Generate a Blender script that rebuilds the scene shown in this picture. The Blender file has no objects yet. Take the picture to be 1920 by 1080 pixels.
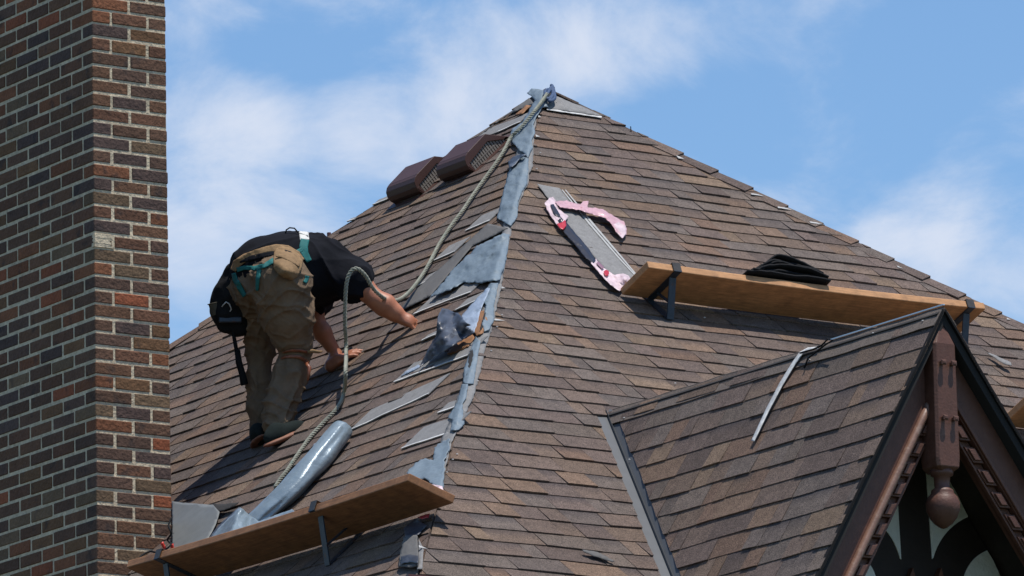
import bpy, bmesh, math, random
import numpy as np
from mathutils import Vector, Matrix, noise
from mathutils.geometry import delaunay_2d_cdt
random.seed(7)
S = bpy.context.scene
COL = S.collection
# ------------------------------------------------------------------ camera
F = 12600.0            # focal length in pixels of a 1920 wide frame (a long telephoto from the street)
TH, RO, AZ = 0.2149977, -0.02328699, 0.97988408
CAM = Vector((0, 0, 1.6))
cam = bpy.data.cameras.new('camera'); cam_o = bpy.data.objects.new('camera', cam); COL.objects.link(cam_o)
cam.sensor_width = 36; cam.lens = 36*F/1920; cam.clip_end = 5000; cam.clip_start = 1
cam_o.location = CAM
_r = Vector((1, 0, 0)); _u = Vector((0, -math.sin(TH), math.cos(TH))); _f = Vector((0, math.cos(TH), math.sin(TH)))
cr, sr = math.cos(RO), math.sin(RO)
# image x axis / y axis directions after the small roll
xr = _r*cr + _u*sr
yr = _u*cr - _r*sr
cam_o.rotation_euler = Matrix((xr, yr, -_f)).transposed().to_euler()
S.camera = cam_o
S.render.resolution_x = 1024; S.render.resolution_y = 576
# ------------------------------------------------------------------ directions of the house
uR = Vector((math.sin(AZ), math.cos(AZ), 0)); uL = Vector((-math.cos(AZ), math.sin(AZ), 0))
nR = -uL; nL = -uR; Z = Vector((0, 0, 1))
# ------------------------------------------------------------------ sun, sky, exposure
LP, LQ = -0.09, -0.26
Ld = (uR*LP + nR*LQ - Z).normalized()
sun = bpy.data.lights.new('sun', 'SUN'); sun.energy = 5; sun.angle = math.radians(0.5); sun.color = (1, .955, .89)
sun_o = bpy.data.objects.new('sun', sun); COL.objects.link(sun_o)
sun_o.rotation_euler = (-Ld).to_track_quat('Z', 'Y').to_euler(); sun_o.location = (0, 0, 60)
SE = math.asin(-Ld.z); SAZ = math.atan2(-Ld.x, -Ld.y)
W = bpy.data.worlds.new('World'); S.world = W; W.use_nodes = True
nt = W.node_tree; N = nt.nodes; K = nt.links; N.clear()
def nd(t, typ, **kw):
    n = t.nodes.new(typ)
    for k, v in kw.items():
        if k in n.inputs.keys() if isinstance(k, str) else False: n.inputs[k].default_value = v
        else: setattr(n, k, v)
    return n
def mth(t, op, a, b=None, c=None, clamp=False):
    n = t.nodes.new('ShaderNodeMath'); n.operation = op; n.use_clamp = clamp
    for i, v in enumerate((a, b, c)):
        if v is None: continue
        if isinstance(v, (int, float)): n.inputs[i].default_value = v
        else: t.links.new(v, n.inputs[i])
    return n.outputs[0]
sky = N.new('ShaderNodeTexSky'); sky.sky_type = 'NISHITA'; sky.sun_disc = False
sky.sun_elevation = SE; sky.sun_rotation = SAZ; sky.air_density = 1.0; sky.dust_density = .2; sky.ozone_density = 3
hsv = N.new('ShaderNodeHueSaturation'); hsv.inputs['Saturation'].default_value = 1.2; hsv.inputs['Value'].default_value = 1.0
K.new(sky.outputs[0], hsv.inputs['Color'])
tc = N.new('ShaderNodeTexCoord'); sx = N.new('ShaderNodeSeparateXYZ'); K.new(tc.outputs['Generated'], sx.inputs[0])
az = mth(nt, 'ARCTAN2', sx.outputs[0], sx.outputs[1]); el = mth(nt, 'ARCSINE', sx.outputs[2])
cb = N.new('ShaderNodeCombineXYZ'); K.new(az, cb.inputs[0]); K.new(mth(nt, 'MULTIPLY', el, 1.5), cb.inputs[1])
n1 = N.new('ShaderNodeTexNoise'); n1.inputs['Scale'].default_value = 34; n1.inputs['Detail'].default_value = 10; n1.inputs['Roughness'].default_value = .6; n1.inputs['Distortion'].default_value = .35
K.new(cb.outputs[0], n1.inputs['Vector'])
dens = mth(nt, 'MULTIPLY_ADD', n1.outputs['Fac'], 2.6, -1.45)
def P2D(x, y): return ((x-960)/F - (540-y)/F*RO*0, TH + (540-y)/F)
CL = [(440,200,170,90,.50),(350,470,170,140,.75),(560,380,260,150,.45),(700,270,200,110,.55),(800,150,150,90,.3),(1100,80,330,80,.60),(1010,230,200,130,.45),(1290,30,380,50,.35),(1200,170,140,70,.35),
      (1520,220,100,70,.40),(1740,470,200,90,.55),(1900,580,200,110,.80),(1650,470,90,60,.35),(360,30,120,50,.35),(1500,370,70,50,.35),(1820,400,130,60,.3),(1480,100,160,70,.3),
      (1720,170,230,170,-.55),(1350,260,160,110,-.35),(600,60,240,80,-.35),(560,190,80,90,-.25),(1880,60,150,100,-.3)]
# clouds thinned outside the view, shaped to lower the fill light
rr = mth(nt, 'ADD', mth(nt, 'MULTIPLY', az, az), mth(nt, 'POWER', mth(nt, 'SUBTRACT', el, TH), 2.0))
dens = mth(nt, 'ADD', dens, mth(nt, 'MULTIPLY_ADD', mth(nt, 'POWER', 2.718, mth(nt, 'MULTIPLY', rr, -5.0)), .75, -.75))
for (x, y, rx, ry, w) in CL:
    a, e = P2D(x, y)
    da = mth(nt, 'MULTIPLY', mth(nt, 'SUBTRACT', az, a), F/rx); de = mth(nt, 'MULTIPLY', mth(nt, 'SUBTRACT', el, e), F/ry)
    q = mth(nt, 'ADD', mth(nt, 'MULTIPLY', da, da), mth(nt, 'MULTIPLY', de, de))
    g = mth(nt, 'POWER', 2.718, mth(nt, 'MULTIPLY', q, -1.0))
    dens = mth(nt, 'MULTIPLY_ADD', g, w*.8, dens)
cov = N.new('ShaderNodeMapRange'); cov.interpolation_type = 'SMOOTHSTEP'; K.new(dens, cov.inputs[0])
cov.inputs[1].default_value = -.30; cov.inputs[2].default_value = .98; cov.inputs[3].default_value = 0.07; cov.inputs[4].default_value = .90
mx = N.new('ShaderNodeMix'); mx.data_type = 'RGBA'; K.new(cov.outputs[0], mx.inputs['Factor']); K.new(hsv.outputs[0], mx.inputs['A'])
mx.inputs['B'].default_value = (4.9, 5.3, 6.15, 1)
bg = N.new('ShaderNodeBackground'); bg.inputs['Strength'].default_value = .148
K.new(mx.outputs['Result'], bg.inputs['Color'])
wo = N.new('ShaderNodeOutputWorld'); K.new(bg.outputs[0], wo.inputs[0])
S.view_settings.view_transform = 'Standard'; S.view_settings.look = 'None'; S.view_settings.exposure = 0; S.view_settings.gamma = 1
S.view_settings.use_curve_mapping = False
# ------------------------------------------------------------------ small helpers
def ray(px, py):
    a, b = px-960, py-540
    return (_f + xr*(a/F) - yr*(b/F))
def pix(P):
    v = P-CAM; d = v.dot(_f)
    return 960+F*v.dot(xr)/d, 540-F*v.dot(yr)/d
def at_depth(px, py, d):
    return CAM + ray(px, py)*d
def hit_plane(px, py, P0, n):
    d = ray(px, py); return CAM + d*((P0-CAM).dot(n)/d.dot(n))
def lin(c):   # sRGB 0..255 to linear
    return tuple(((v/255)/12.92 if v/255 <= .04045 else ((v/255+.055)/1.055)**2.4) for v in c)
MATS = {}
def mat(name, base, rough=.8, metal=0, noise_s=None, noise_a=.3, noise_b=None, bump=0, bump_s=None, attr=False, spec=.5, detail=4, coat=0, wave=None, patch=None):
    """procedural surface: base colour (or the mesh's own per-piece colours), fine mottling, bump"""
    if name in MATS: return MATS[name]
    m = bpy.data.materials.new(name); m.use_nodes = True; t = m.node_tree; b = t.nodes['Principled BSDF']
    b.inputs['Roughness'].default_value = rough; b.inputs['Metallic'].default_value = metal
    b.inputs['Specular IOR Level'].default_value = spec; b.inputs['Coat Weight'].default_value = coat
    tcn = t.nodes.new('ShaderNodeTexCoord'); src = None
    if attr:
        at = t.nodes.new('ShaderNodeAttribute'); at.attribute_name = 'col'; src = at.outputs['Color']
    else:
        rgb = t.nodes.new('ShaderNodeRGB'); rgb.outputs[0].default_value = (*base, 1); src = rgb.outputs[0]
    def mul(src, fac):
        v = t.nodes.new('ShaderNodeVectorMath'); v.operation = 'SCALE'; t.links.new(src, v.inputs[0]); t.links.new(fac, v.inputs['Scale']); return v.outputs[0]
    if noise_s:
        for sc, am in ((noise_s, noise_a), (noise_s*.13, noise_a*.6 if noise_b is None else noise_b)):
            nz = t.nodes.new('ShaderNodeTexNoise'); nz.inputs['Scale'].default_value = sc; nz.inputs['Detail'].default_value = detail; nz.inputs['Roughness'].default_value = .65
            t.links.new(tcn.outputs['Object'], nz.inputs['Vector'])
            f = mth(t, 'MULTIPLY_ADD', nz.outputs['Fac'], 2*am*1.6, 1-am*1.6); src = mul(src, mth(t, 'MAXIMUM', f, .05))
    if patch:   # (scale, colour, threshold, amount)
        nz = t.nodes.new('ShaderNodeTexNoise'); nz.inputs['Scale'].default_value = patch[0]; nz.inputs['Detail'].default_value = 5
        t.links.new(tcn.outputs['Object'], nz.inputs['Vector'])
        mr = t.nodes.new('ShaderNodeMapRange'); t.links.new(nz.outputs['Fac'], mr.inputs[0]); mr.inputs[1].default_value = patch[2]; mr.inputs[2].default_value = patch[2]+.08; mr.inputs[4].default_value = patch[3]
        mm = t.nodes.new('ShaderNodeMix'); mm.data_type = 'RGBA'; t.links.new(mr.outputs[0], mm.inputs['Factor']); t.links.new(src, mm.inputs['A']); mm.inputs['B'].default_value = (*patch[1], 1); src = mm.outputs['Result']
    if wave:    # wood grain along an axis: (scale, amount, direction vector scale)
        mp = t.nodes.new('ShaderNodeMapping'); mp.inputs['Scale'].default_value = wave[2]; t.links.new(tcn.outputs['Object'], mp.inputs['Vector'])
        nz = t.nodes.new('ShaderNodeTexNoise'); nz.inputs['Scale'].default_value = wave[0]; nz.inputs['Detail'].default_value = 6; nz.inputs['Distortion'].default_value = .6
        t.links.new(mp.outputs[0], nz.inputs['Vector'])
        src = mul(src, mth(t, 'MULTIPLY_ADD', nz.outputs['Fac'], 2*wave[1], 1-wave[1]))
    t.links.new(src, b.inputs['Base Color'])
    if bump:
        nb = t.nodes.new('ShaderNodeTexNoise'); nb.inputs['Scale'].default_value = bump_s or 60; nb.inputs['Detail'].default_value = 6
        t.links.new(tcn.outputs['Object'], nb.inputs['Vector'])
        bp = t.nodes.new('ShaderNodeBump'); bp.inputs['Strength'].default_value = 1; bp.inputs['Distance'].default_value = bump
        t.links.new(nb.outputs['Fac'], bp.inputs['Height']); t.links.new(bp.outputs[0], b.inputs['Normal'])
    MATS[name] = m; return m
def props(o, label=None, cat=None, group=None, kind=None):
    for k, v in (('label', label), ('category', cat), ('group', group), ('kind', kind)):
        if v: o[k] = v
    return o
def empty(name, loc, **kw):
    o = bpy.data.objects.new(name, None); COL.objects.link(o); o.location = loc; o.empty_display_size = .2
    bpy.context.view_layer.update()
    return props(o, **kw)
class MB:
    def __init__(s): s.v = []; s.f = []; s.c = []
    def add(s, vs, fs, c=(.5, .5, .5)):
        k = len(s.v); s.v += [tuple(v) for v in vs]; s.f += [tuple(i+k for i in f) for f in fs]
        if c and isinstance(c[0], (tuple, list)): s.c += list(c)
        else: s.c += [c]*len(vs)
    def box(s, o, a, b, c, col=(.5, .5, .5)):      # corner o, edge vectors a b c
        p = [o, o+a, o+a+b, o+b]; q = [v+c for v in p]
        F6 = [(0, 3, 2, 1), (4, 5, 6, 7), (0, 1, 5, 4), (1, 2, 6, 5), (2, 3, 7, 6), (3, 0, 4, 7)]
        if a.cross(b).dot(c) < 0: F6 = [f[::-1] for f in F6]
        s.add(p+q, F6, col)
    def bar(s, A, B, w, h, up, col=(.5, .5, .5)):  # bar centred on A-B
        d = (B-A).normalized(); x = d.cross(up).normalized(); y = x.cross(d).normalized()
        s.box(A-x*w/2-y*h/2, x*w, y*h, B-A, col)
    def prism(s, pts, ext, col=(.5, .5, .5)):
        n = len(pts); vs = list(pts)+[p+ext for p in pts]
        nn = sum(((pts[i]-pts[0]).cross(pts[(i+1) % n]-pts[0]) for i in range(n)), Vector())
        fs = [tuple(range(n))[::-1], tuple(range(n, 2*n))]+[(i, (i+1) % n, (i+1) % n+n, i+n) for i in range(n)]
        if nn.dot(ext) < 0: fs = [f[::-1] for f in fs]
        s.add(vs, fs, col)
    def tube(s, pts, rad, n=10, col=(.5, .5, .5), cap=True):
        if not isinstance(rad, (list, tuple)): rad = [rad]*len(pts)
        vs = []; prev = None
        for i, p in enumerate(pts):
            d = (pts[min(i+1, len(pts)-1)]-pts[max(i-1, 0)]).normalized()
            if prev is None: x = d.orthogonal().normalized()
            else:
                x = (prev - d*prev.dot(d)); x = x.normalized() if x.length > 1e-6 else d.orthogonal().normalized()
            prev = x; y = d.cross(x)
            vs += [p+(x*math.cos(2*math.pi*k/n)+y*math.sin(2*math.pi*k/n))*rad[i] for k in range(n)]
        fs = [(i*n+k, i*n+(k+1) % n, (i+1)*n+(k+1) % n, (i+1)*n+k) for i in range(len(pts)-1) for k in range(n)]
        if cap: fs += [tuple(range(n))[::-1], tuple((len(pts)-1)*n+k for k in range(n))]
        s.add(vs, fs, col)
    def lathe(s, o, prof, n=24, col=(.5, .5, .5), ax=Z):
        x = ax.orthogonal().normalized(); y = ax.cross(x)
        vs = [o+ax*h+(x*math.cos(2*math.pi*k/n)+y*math.sin(2*math.pi*k/n))*r for h, r in prof for k in range(n)]
        fs = [(i*n+k, i*n+(k+1) % n, (i+1)*n+(k+1) % n, (i+1)*n+k) for i in range(len(prof)-1) for k in range(n)]
        s.add(vs, fs, col)
    def build(s, name, m, parent=None, bevel=0, smooth=False, solid=0, seg=2, subd=0, recalc=False, **kw):
        me = bpy.data.meshes.new(name); me.from_pydata(s.v, [], s.f); me.update()
        a = me.color_attributes.new('col', 'FLOAT_COLOR', 'POINT')
        a.data.foreach_set('color', [x for c in s.c for x in (c[0], c[1], c[2], 1)])
        if recalc or smooth:
            bm = bmesh.new(); bm.from_mesh(me)
            if recalc: bmesh.ops.recalc_face_normals(bm, faces=bm.faces)
            bm.to_mesh(me); bm.free()
        if smooth: me.polygons.foreach_set('use_smooth', [True]*len(me.polygons))
        me.materials.append(m)
        o = bpy.data.objects.new(name, me); COL.objects.link(o)
        if parent is not None:
            o.parent = parent; o.matrix_parent_inverse = parent.matrix_world.inverted()
        if solid:
            md = o.modifiers.new('thickness', 'SOLIDIFY'); md.thickness = solid; md.offset = 0
        if bevel:
            md = o.modifiers.new('edge', 'BEVEL'); md.width = bevel; md.segments = seg; md.limit_method = 'ANGLE'; md.angle_limit = math.radians(35)
        if subd:
            md = o.modifiers.new('round', 'SUBSURF'); md.levels = subd; md.render_levels = subd
        return props(o, **kw)
def fbm(v, s=1., o=3):
    return noise.fractal(Vector(v)*s, 1.0, 2.0, o)
# ------------------------------------------------------------------ roof geometry
APEX = CAM + Vector((0.193789, 32.50210779, 8.11280901))
RA, RB, RC, RD = 1.312, 1.085, 1.037, 1.40      # horizontal run per metre of drop: front-right, front-left, back-right, back-left slope
DF, DE, KF = 3.0, 3.49, 1.0                    # eaves at DE (KF would flare the slope below DF)
def run(r, D): return r*D if D <= DF else r*DF + r*KF*(D-DF)
class Face:
    def __init__(s, out, along, r, rl, rr):     # rl/rr: runs of the neighbours at the low-s and high-s hips
        s.out, s.al, s.r, s.rl, s.rr = out, along, r, rl, rr
        s.k1 = math.sqrt(1+r*r); s.k2 = math.sqrt(1+(r*KF)**2); s.tf = DF*s.k1
        s.tend = s.tf+(DE-DF)*s.k2
        s.n1 = (out + Z*r).normalized(); s.n2 = (out + Z*r*KF).normalized()
    def D(s, t): return t/s.k1 if t <= s.tf else DF+(t-s.tf)/s.k2
    def n(s, t): return s.n1 if t <= s.tf else s.n2
    def P(s, x, t, o=0.):
        D = s.D(t)
        return APEX + s.out*run(s.r, D) + s.al*x - Z*D + s.n(t)*o
    def ends(s, t):
        D = s.D(t); return -run(s.rl, D), run(s.rr, D)
    def hit(s, px, py, o=0.):
        P = hit_plane(px, py, APEX+s.n1*o, s.n1)
        if APEX.z-P.z > DF:
            P0 = s.P(0, s.tf, 0)+s.n2*o; P = hit_plane(px, py, P0, s.n2)
        return P
    def st(s, P):
        D = APEX.z-P.z; return (P-APEX).dot(s.al), (D*s.k1 if D <= DF else s.tf+(D-DF)*s.k2)
FR = Face(nR, uR, RA, RB, RC)     # front-right slope
FL = Face(nL, uL, RB, RA, RD)     # front-left slope
FBR = Face(-nL, uL, RC, RA, RD)
FBL = Face(-nR, uR, RD, RB, RC)
def hit_roof(px, py, o=0.):
    a, b = FR.hit(px, py, o), FL.hit(px, py, o)
    d = ray(px, py)
    return (a, FR) if (a-CAM).dot(d) > (b-CAM).dot(d) else (b, FL)
# dormer on the front-right slope: ridge runs out along nR, steep slopes down along -uR / +uR
DJ = FR.hit(1138, 775)
DLEN = 0
for i in range(400):
    if pix(DJ+nR*(i*.01))[0] >= 1765: DLEN = i*.01; break
DPK = DJ+nR*DLEN
DRE, DRR = .588, .73
class DFace:
    def __init__(s, side):
        s.out = uR*side; s.r = r_ = DRE if side < 0 else DRR; s.k = math.sqrt(1+r_*r_); s.nn = (s.out+Z*r_).normalized(); s.tend = 2.15*s.k
    def P(s, x, t, o=0.):          # x measured back from the gable peak along -nR
        D = t/s.k; return DPK + s.out*s.r*D - nR*x - Z*D + s.nn*o
    def hit(s, px, py, o=0.): return hit_plane(px, py, DPK+s.nn*o, s.nn)
    def st(s, P): return (DPK-P).dot(nR), (DPK.z-P.z)*s.k
    def n(s, t): return s.nn
    def vx(s, D): return DLEN - RA*D           # where the valley crosses at drop D under the ridge
DLF, DRF = DFace(-1), DFace(1)
# ------------------------------------------------------------------ materials
M_SH = mat('asphalt shingle granules', (.2, .2, .2), rough=.93, noise_s=185, noise_a=1.0, noise_b=.26, bump=.004, bump_s=230, attr=True, spec=.25, detail=2)
M_DECK = mat('black felt under shingles', (.018, .016, .015), rough=.95)
M_BRICK = mat('brick faces', (.1, .1, .1), rough=.9, noise_s=90, noise_a=.38, bump=.006, bump_s=55, attr=True, spec=.3, patch=(9, (.03, .026, .026), .6, .55))
M_MORT = mat('lime mortar', (.52, .43, .30), rough=.95, noise_s=40, noise_a=.4, bump=.006, bump_s=70)
M_BROWN = mat('brown painted timber', (.112, .047, .030), rough=.55, noise_s=25, noise_a=.22, bump=.0015, bump_s=90, spec=.4, patch=(14, (.16, .085, .06), .64, .5))
M_DBROWN = mat('dark stained timber', (.022, .014, .012), rough=.7, noise_s=20, noise_a=.3, bump=.001, bump_s=60)
M_MOULD = mat('weathered moulding', (.20, .105, .072), rough=.5, noise_s=30, noise_a=.3, bump=.001, bump_s=90, patch=(22, (.3, .2, .15), .55, .6))
M_STUC = mat('pale stucco', (.74, .75, .70), rough=.95, noise_s=30, noise_a=.12, bump=.004, bump_s=70)
M_BLKM = mat('black drip edge', (.012, .011, .011), rough=.8, spec=.15)
M_VLITE = mat('valley metal, weathered side', (.088, .092, .096), rough=.6, metal=.1, noise_s=9, noise_a=.14, bump=.002, bump_s=6)  # lighter copy of the valley metal, sunlight on main-slope flange put into colour
M_FLASH = mat('grey valley metal', (.075, .08, .086), rough=.5, metal=.15, noise_s=9, noise_a=.12, bump=.002, bump_s=6)
M_LFLASH = mat('dull galvanised sheet', (.150, .155, .148), rough=.55, metal=.2, noise_s=12, noise_a=.14, bump=.004, bump_s=5)
M_MEMB = mat('blue grey roofing membrane', (.15, .19, .22), rough=.55, noise_s=70, noise_a=.16, bump=.003, bump_s=30, spec=.35)
M_MEMBL = mat('pale blue membrane film', (.30, .35, .42), rough=.4, noise_s=20, noise_a=.2, bump=.004, bump_s=18)
M_MEMBD = mat('dark underside of membrane', (.045, .052, .068), rough=.45, noise_s=12, noise_a=.3, bump=.003, bump_s=20, patch=(7, (.13, .155, .19), .58, .6))
M_FELT = mat('grey granulated starter strip', (.185, .18, .175), rough=.9, noise_s=230, noise_a=.34, bump=.001, bump_s=260, detail=2)
M_DFELT = mat('dark grey felt band', (.10, .096, .092), rough=.9, noise_s=120, noise_a=.16, bump=.001, bump_s=200)
M_TAR = mat('pale sealant line', (.52, .51, .49), rough=.7, noise_s=60, noise_a=.3)
M_WOOD = mat('raw sheathing boards', (.25, .115, .045), rough=.8, noise_s=30, noise_a=.3, wave=(30, .5, (8, 1, 1)))
M_GUT = mat('brown gutter enamel', (.11, .030, .022), rough=.35, noise_s=5, noise_a=.1)
# ------------------------------------------------------------------ shingles
PAL = [((114,95,84),5),((124,102,84),4),((138,108,82),3),((100,84,80),4),((106,99,94),4),((92,78,74),3),((132,98,74),2.4),((146,120,92),1.2),((112,102,93),3),((97,91,89),2)]
def shade(c, f): return tuple(x*f for x in c)
SHB = 1.0
def shingle_colour():
    c = random.choices([p[0] for p in PAL], [p[1] for p in PAL])[0]
    c = lin(c); m = (.127, .095, .078); k = .34
    return shade(tuple(c[i]*k+m[i]*(1-k) for i in range(3)), random.uniform(.86, 1.12)*SHB)
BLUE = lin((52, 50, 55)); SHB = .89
def clip(poly, a, b):
    """keep the side of line a->b to its right hand in (s,t) space"""
    out = []; n = len(poly)
    def sd(p): return (b[0]-a[0])*(p[1]-a[1])-(b[1]-a[1])*(p[0]-a[0])
    for i in range(n):
        p, q = poly[i], poly[(i+1) % n]; dp, dq = sd(p), sd(q)
        if dp >= 0: out.append(p)
        if dp*dq < 0: u = dp/(dp-dq); out.append((p[0]+(q[0]-p[0])*u, p[1]+(q[1]-p[1])*u))
    return out
def shingles(face, spans, tend, name, parent, e=.141, t0=.0, seed=1, h=.0065, jag=.003, label=None):
    rnd = random.Random(seed); mb = MB(); i = 0; ph = [rnd.uniform(0, 6.3) for _ in range(8)]
    def wav(s, k): return .0035*math.sin(s*2.1+ph[k % 8])+.002*math.sin(s*5.3+ph[(k*3+1) % 8])+.0016*math.sin(s*11+k)
    def bulge(s, t): return .007*fbm((s+seed*9, t, 0), 1.3, 2)
    tt = t0
    while tt < tend-.01:
        ec = e if isinstance(e, float) else e[0]+(e[1]-e[0])*min(tt/tend, 1); ta, tb = tt, min(tt+ec, tend); tt = tb
        if tb-ta < ec*.4: break
        for (l0, r0, l1, r1) in spans(ta, tb):
            if r1-l1 < .02 and r0-l0 < .02: continue
            s = min(l0, l1)-rnd.uniform(0, .25); end = max(r0, r1)
            raised = rnd.random() < .5
            while s < end:
                w = rnd.choice((rnd.uniform(.07, .16), rnd.uniform(.14, .30))); s2 = s+w
                jt = rnd.random() < .74
                gap = .0034 if jt else 0
                c = shingle_colour(); hh = h*(.72 if not raised else 1.35)*rnd.uniform(.8, 1.2)
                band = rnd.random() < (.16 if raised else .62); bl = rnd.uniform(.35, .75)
                fo = .5+rnd.uniform(-.1, .15); dt = rnd.uniform(-jag, jag)*.6 - (0 if raised else jag*.7)
                tm = ta+(tb-ta)*fo; tbb = tb+dt
                ra = [(s, ta-.012), (s2-gap, ta-.012), (s2-gap, tm), (s, tm)]; rb = [(s, tm), (s2-gap, tm), (s2-gap, tbb), (s, tbb)]
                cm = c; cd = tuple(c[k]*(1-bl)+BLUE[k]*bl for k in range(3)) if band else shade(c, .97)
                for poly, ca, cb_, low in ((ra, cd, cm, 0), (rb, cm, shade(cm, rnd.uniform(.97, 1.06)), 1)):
                    p = clip(poly, (l1, tb), (l0, ta)); p = clip(p, (r0, ta), (r1, tb)) if p else p
                    if len(p) < 3: continue
                    y0, y1 = poly[0][1], poly[2][1]; top = []; bot = []; cc = []
                    for (x, y) in p:
                        k = (y-ta)/(tb-ta); yy = y+wav(x, i)
                        o = .004+hh*max(k, 0)+bulge(x, y)
                        yy = min(max(yy, .0), tend+.03)
                        top.append(face.P(x, yy, o)); bot.append(face.P(x, yy, -.004+bulge(x, y)))
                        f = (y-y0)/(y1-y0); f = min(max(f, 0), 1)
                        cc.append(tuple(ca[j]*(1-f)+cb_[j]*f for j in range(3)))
                    n = len(p); nn = (top[1]-top[0]).cross(top[2]-top[0]); fs = [tuple(range(n))]+[(j, j+n, (j+1) % n+n, (j+1) % n) for j in range(n)]
                    if nn.dot(face.n(tm)) < 0: fs = [f[::-1] for f in fs]
                    mb.add(top+bot, fs, cc+[shade(q, .45) for q in cc])
                s = s2
                if rnd.random() < .75: raised = not raised
        i += 1
    return mb.build(name, M_SH, parent, label=label)
# ------------------------------------------------------------------ the house
GZ = 0.0
EZ = APEX.z-DE
house = empty('house', (APEX.x, APEX.y, GZ), label='house under repair with steep brown shingle hip roof, dormer and dark brick chimney', cat='house')
def corner(o1, r1, o2, r2, D, extra=0): return APEX + o1*(run(r1, D)+extra) + o2*(run(r2, D)+extra) - Z*D
def ring(D, ex=0): return [corner(nR, RA, nL, RB, D, ex), corner(nL, RB, -nR, RD, D, ex), corner(-nR, RD, -nL, RC, D, ex), corner(-nL, RC, nR, RA, D, ex)]
mb = MB(); a = APEX; r1 = ring(DF); r2 = ring(DE); vs = [a]+r1+r2
fs = [(0, 1+i, 1+(i+1) % 4) for i in range(4)]+[(1+i, 5+i, 5+(i+1) % 4, 1+(i+1) % 4) for i in range(4)]+[(5, 6, 7, 8)]
mb.add([v-Z*.012 for v in vs], fs); mb.build('roof_deck', M_DECK, house, recalc=True)
def vcut(face):
    def spans(ta, tb):
        (l0, r0), (l1, r1_) = face.ends(ta), face.ends(tb)
        return [(l0, r0, l1, r1_)]
    return spans
sJ = (DJ-APEX).dot(uR); DJD = APEX.z-DJ.z
VG = .064      # half of the open valley on the main slope
def spans_FR(ta, tb):
    (l0, r0), (l1, r1_) = FR.ends(ta), FR.ends(tb)
    Da, Db = FR.D(ta), FR.D(tb)
    if Db < DJD+.035: return [(l0, r0, l1, r1_)]
    q = lambda D: max(D-DJD, 0)*DRE
    out = [(l0, sJ-q(Da)-VG*(1 if Da > DJD+.01 else .15), l1, sJ-q(Db)-VG)]
    out.append((sJ+q(Da)*DRR/DRE+.03, r0, sJ+q(Db)*DRR/DRE+.03, r1_))
    return out
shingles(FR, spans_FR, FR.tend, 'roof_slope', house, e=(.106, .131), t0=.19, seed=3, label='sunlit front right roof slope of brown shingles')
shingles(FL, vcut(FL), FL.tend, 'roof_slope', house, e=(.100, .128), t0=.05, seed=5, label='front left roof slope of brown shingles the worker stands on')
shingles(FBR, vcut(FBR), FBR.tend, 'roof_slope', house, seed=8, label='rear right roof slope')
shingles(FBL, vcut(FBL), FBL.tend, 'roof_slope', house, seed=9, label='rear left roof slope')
# rear hips wear cap shingles
def hip_caps(o1, ra_, o2, rb_, seed, d0=.15):
    rnd = random.Random(seed); mb = MB(); D = d0
    while D < DE-.1:
        A = APEX+o1*run(ra_, D)+o2*run(rb_, D)-Z*D; B = APEX+o1*run(ra_, D+.115)+o2*run(rb_, D+.115)-Z*(D+.115)
        n1_ = (o1+Z*ra_).normalized(); n2_ = (o2+Z*rb_).normalized(); d = (B-A).normalized(); up = (n1_+n2_).normalized()
        w1 = d.cross(n1_).normalized(); w1 = w1 if w1.dot(o2) < 0 else -w1; w2 = d.cross(n2_).normalized(); w2 = w2 if w2.dot(o1) < 0 else -w2
        c = shingle_colour(); hgt = .012+rnd.uniform(0, .004); w = .085
        for (wv, nv) in ((w1, n1_), (w2, n2_)):
            mb.prism([A+up*.008, B+up*(hgt+.006), B+wv*w+nv*hgt, A+wv*w+nv*.006], -nv*.006, c)
        D += .105
    return mb.build('hip_cap', M_SH, house, recalc=True)
hip_caps(nL, RB, -nR, RD, 11, .62); hip_caps(-nL, RC, nR, RA, 12, .3); hip_caps(-nR, RD, -nL, RC, 13)
# eaves: gutter on the two front sides, fascia, soffit, walls
rin = ring(DE, -.42); rout = ring(DE, 0)
mb = MB(); mb.prism([p-Z*.05 for p in rout], -Z*.02); mb.build('soffit', M_BROWN, house)
mb = MB()
for i in range(4):
    A, B = rout[i], rout[(i+1) % 4]; d = (B-A).normalized(); o = d.cross(Z); o = o if o.dot(A-(rout[0]+rout[2])/2) > 0 else -o
    mb.box(A-Z*.20-d*.0, d*(B-A).length, -o*.02, Z*.15)
mb.build('fascia', M_BROWN, house)
def gutter(A, B, o):
    d = (B-A); mb = MB()
    prof = [(0, -.035), (.0, -.13), (.03, -.15), (.09, -.15), (.12, -.10), (.125, -.03), (.135, -.022), (.135, -.014), (.115, -.014), (.112, -.10), (.085, -.142), (.03, -.142), (.008, -.12), (.008, -.035)]
    mb.prism([A+o*(x+.004)+Z*z for x, z in prof], d); return mb.build('gutter', M_GUT, house, recalc=True)
gutter(rout[0]-uR*.14, rout[3], nR); gutter(rout[0]-uL*.0, rout[1], nL)
M_WALL = mat('red brown house wall', (.16, .08, .055), rough=.9, noise_s=30, noise_a=.3, bump=.004, bump_s=40)
mb = MB()
for i in range(4):
    A, B = rin[i], rin[(i+1) % 4]; d = (B-A).normalized(); o = d.cross(Z); o = o if o.dot(A-(rin[0]+rin[2])/2) > 0 else -o
    mb.box(Vector((A.x, A.y, GZ)), d*(B-A).length, -o*.25, Z*(EZ-.07-GZ))
wall = mb.build('wall', M_WALL, house)
M_GLASS = mat('dark window glass', (.02, .025, .03), rough=.08); M_WHITE = mat('white window paint', (.7, .68, .64), rough=.5)
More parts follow.
